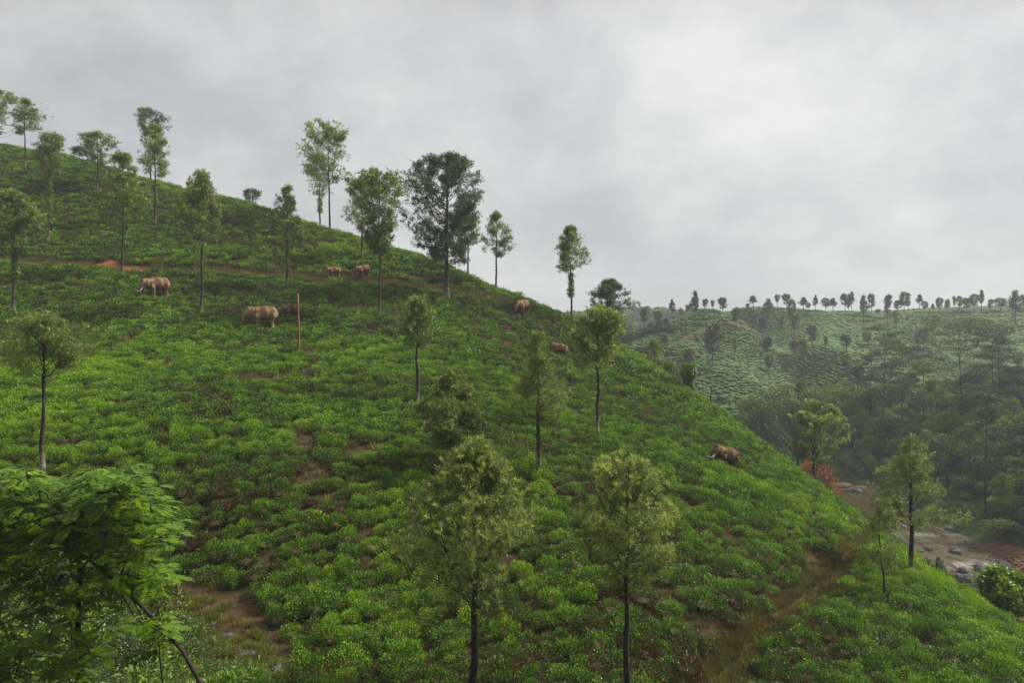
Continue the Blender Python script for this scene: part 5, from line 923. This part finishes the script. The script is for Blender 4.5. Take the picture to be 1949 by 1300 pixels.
# grass: bright at lower left, dry on paths' verges and in the gaps of the tea
n = 26000; xx = rs.uniform(-34, 2, n); yy = rs.uniform(19, 42, n); zz_ = HG(xx, yy); uu = pu(xx, yy); vv = pv(xx, yy, zz_); ed = np.interp(uu, [-400, 250, 340, 430, 500, 560, 640], [1090, 1090, 1130, 1165, 1215, 1330, 1400]); kp = (vv > ed - 10) & (uu < 660); kp &= fbm(xx / 1.2, yy / 1.2, 19, 2) > .38
gx1, gy1 = xx[kp], yy[kp]; dcl = np.min([np.hypot(gx1 - a, gy1 - b) for (a, b) in clearing], 0); g_i = np.where((dcl < 2.2) & (rs.uniform(size=len(gx1)) < .6), rs.randint(3, 7, len(gx1)), rs.randint(0, 3, len(gx1))); ok = (dcl > .3)
gx1, gy1, g_i = gx1[ok], gy1[ok], g_i[ok]; sc = rs.uniform(.5, 1.1, len(gx1)) * np.where(g_i > 2, .6, .9)
scatter('grass', np.stack([gx1, gy1, HG(gx1, gy1)], 1), np.stack([0 * gx1, 0 * gx1, rs.uniform(0, 6, len(gx1))], 1), np.stack([sc] * 3, 1), g_i, c_t, 'bright and straw coloured grass round the stony clearing')
def dry_points(poly, n, w):
    t = rs.uniform(0, len(poly) - 1.001, n); i = t.astype(int); f = (t - i)[:, None]; p = poly[i] * (1 - f) + poly[i + 1] * f; return p + rs.normal(size=(n, 2)) * w
dp = np.concatenate([dry_points(lower_path[:7], 2000, .55), dry_points(upper_path, 3500, .8)])
n = 60000; q = np.stack([rs.uniform(-125, 45, n), rs.uniform(24, 165, n)], 1); g1 = fbm(q[:, 0] / 5.0, q[:, 1] / 5.0, 31, 2); g2 = vnoise(q[:, 0] / 1.6 + q[:, 1] / 3.2, q[:, 1] / 14.0, 77); q = q[(rs.uniform(size=n) < .22) | (g1 > .62) | (g2 > .84)]
dp = np.concatenate([dp, q]); uu = pu(dp[:, 0], dp[:, 1]); dp = dp[(uu > -120) & (uu < 2050) & (dp[:, 1] < np.interp(uu, [a[0] for a in sil], [a[2] for a in sil]) + 8)]; n1 = len(dp); uu = pu(dp[:, 0], dp[:, 1]); ed = np.interp(uu, [-400, 250, 340, 430, 500, 560, 640], [1090, 1090, 1130, 1165, 1215, 1330, 1400]); ctr_ = np.minimum(np.abs(seg_dist(dp[:, 0], dp[:, 1], lower_path)), seg_dist(dp[:, 0], dp[:, 1], upper_path))
ok = ~((ctr_ < .30) & (rs.uniform(size=n1) < .85)); dp = dp[ok]
for u_, v_ in ((205, 507), (258, 515)):
    hx, hy = hit(u_, v_); dp = dp[np.hypot((dp[:, 0] - hx) * .7, dp[:, 1] - hy) > 1.7]
n1 = len(dp); sc = rs.uniform(.5, 1.15, n1) * (1 + dp[:, 1] / 120)
scatter('dry_grass', np.stack([dp[:, 0], dp[:, 1], HG(dp[:, 0], dp[:, 1])], 1), np.stack([0 * sc, 0 * sc, rs.uniform(0, 6, n1)], 1), np.stack([sc] * 3, 1), np.where(rs.uniform(size=n1) < .12, rs.randint(0, 3, n1), rs.randint(3, 7, n1)), c_t, 'dry grass and weeds on the paths and between the tea bushes')
# stones of the clearing and of the upper path
for i, (u, v, sc, lb) in enumerate([(462,1248,.42,'flat pale stone in the middle of the brown clearing'),(448,1268,.30,'pinkish stone at the lower end of the clearing'),(405,1192,.14,'small pinkish stone in the grass of the clearing'),(360,1190,.16,'small grey stone at the left of the clearing'),(435,1212,.24,'dark mossy stone beside the clearing grass'),(522,1272,.35,'tan half buried stone under the tea at the clearing')]):
    x, y = hit(u, v); o = link('stone', rock_v[i % 5], None, (x, y, float(HG(x, y)) + .02)); o.scale = (sc, sc, sc * .6); o.rotation_euler = (0, 0, i); tag(o, lb, 'stone')
n = 260; p = dry_points(upper_path, n, .9); sz = rs.uniform(.08, .22, n); scatter('path_stones', np.stack([p[:, 0], p[:, 1], HG(p[:, 0], p[:, 1])], 1), np.stack([0 * sz, 0 * sz, rs.uniform(0, 6, n)], 1), np.stack([sz] * 3, 1), np.zeros(n), variant_collection('pale_stone', [lambda_m for lambda_m in [om]]), 'scattered stones along the upper path')
# single plants that stand out at the foot
def put_plant(name, u, v, me, sc, label):
    x, y = hit(u, v); o = link(name, me, None, (x, y, float(HG(x, y)))); o.scale = (sc,) * 3; tag(o, label, 'plant')
put_plant('leafy_plant', 482, 1330, herb(71, 520, 1.0, 1.5, .26, .32, 'bright', .9), 1.0, 'big lance leaved green plant at the bottom edge under the clearing')
put_plant('leafy_plant', 425, 1330, herb(72, 420, .9, 1.2, .24, .32, 'bright', .9), .9, 'smaller lance leaved plant left of the big one at the bottom edge')
put_plant('dark_shrub', 362, 1262, herb(73, 520, .8, 1.3, .14, .42, 'oak_dark', .5), 1.05, 'dark leaved low shrub in the grass left of the clearing')
put_plant('fern_plant', 220, 1262, herb(74, 360, .8, 1.6, .34, .25, 'bright', .3), 1.0, 'feathery bright fern like plant between the broadleaf trunks and the clearing')
x, y = hit(303, 1290); z = float(HG(x, y)); put_tree('pollarded_sapling', (x, y, z), tree_meshes(45, 2.0, .62, 1.3, prof='round', tufts=120, k=8, leaf=.26, wd=.4, tr=.13, fol='bright', shoots=.1, pale=0, nb=8), 'short stout cut sapling with a tuft of leaves at the bottom left of the clearing')
# ---------------------------------------------------------------- haze
zmin = float(GZ.min()) - 1.2; me_ = bpy.data.meshes.new('haze'); x0, x1, y0, y1, z1 = gx[0] - 4, gx[-1] + 4, gy[0] - 4, gy[-1] + 4, float(GZ.max()) + 24
me_.from_pydata([(a, b, c) for c in (zmin, z1) for a, b in ((x0, y0), (x1, y0), (x1, y1), (x0, y1))], [], [(0, 3, 2, 1), (4, 5, 6, 7), (0, 1, 5, 4), (1, 2, 6, 5), (2, 3, 7, 6), (3, 0, 4, 7)]); hz = link('haze', me_); tag(hz, kind='stuff')
m, N, L = newmat('haze_air'); pv_ = N.new('ShaderNodeVolumePrincipled'); pv_.inputs['Color'].default_value = (.86, .92, 1.0, 1); pv_.inputs['Density'].default_value = HAZE; pv_.inputs['Anisotropy'].default_value = 0.2; o = N.new('ShaderNodeOutputMaterial'); L.new(pv_.outputs[0], o.inputs['Volume']); me_.materials.append(m)
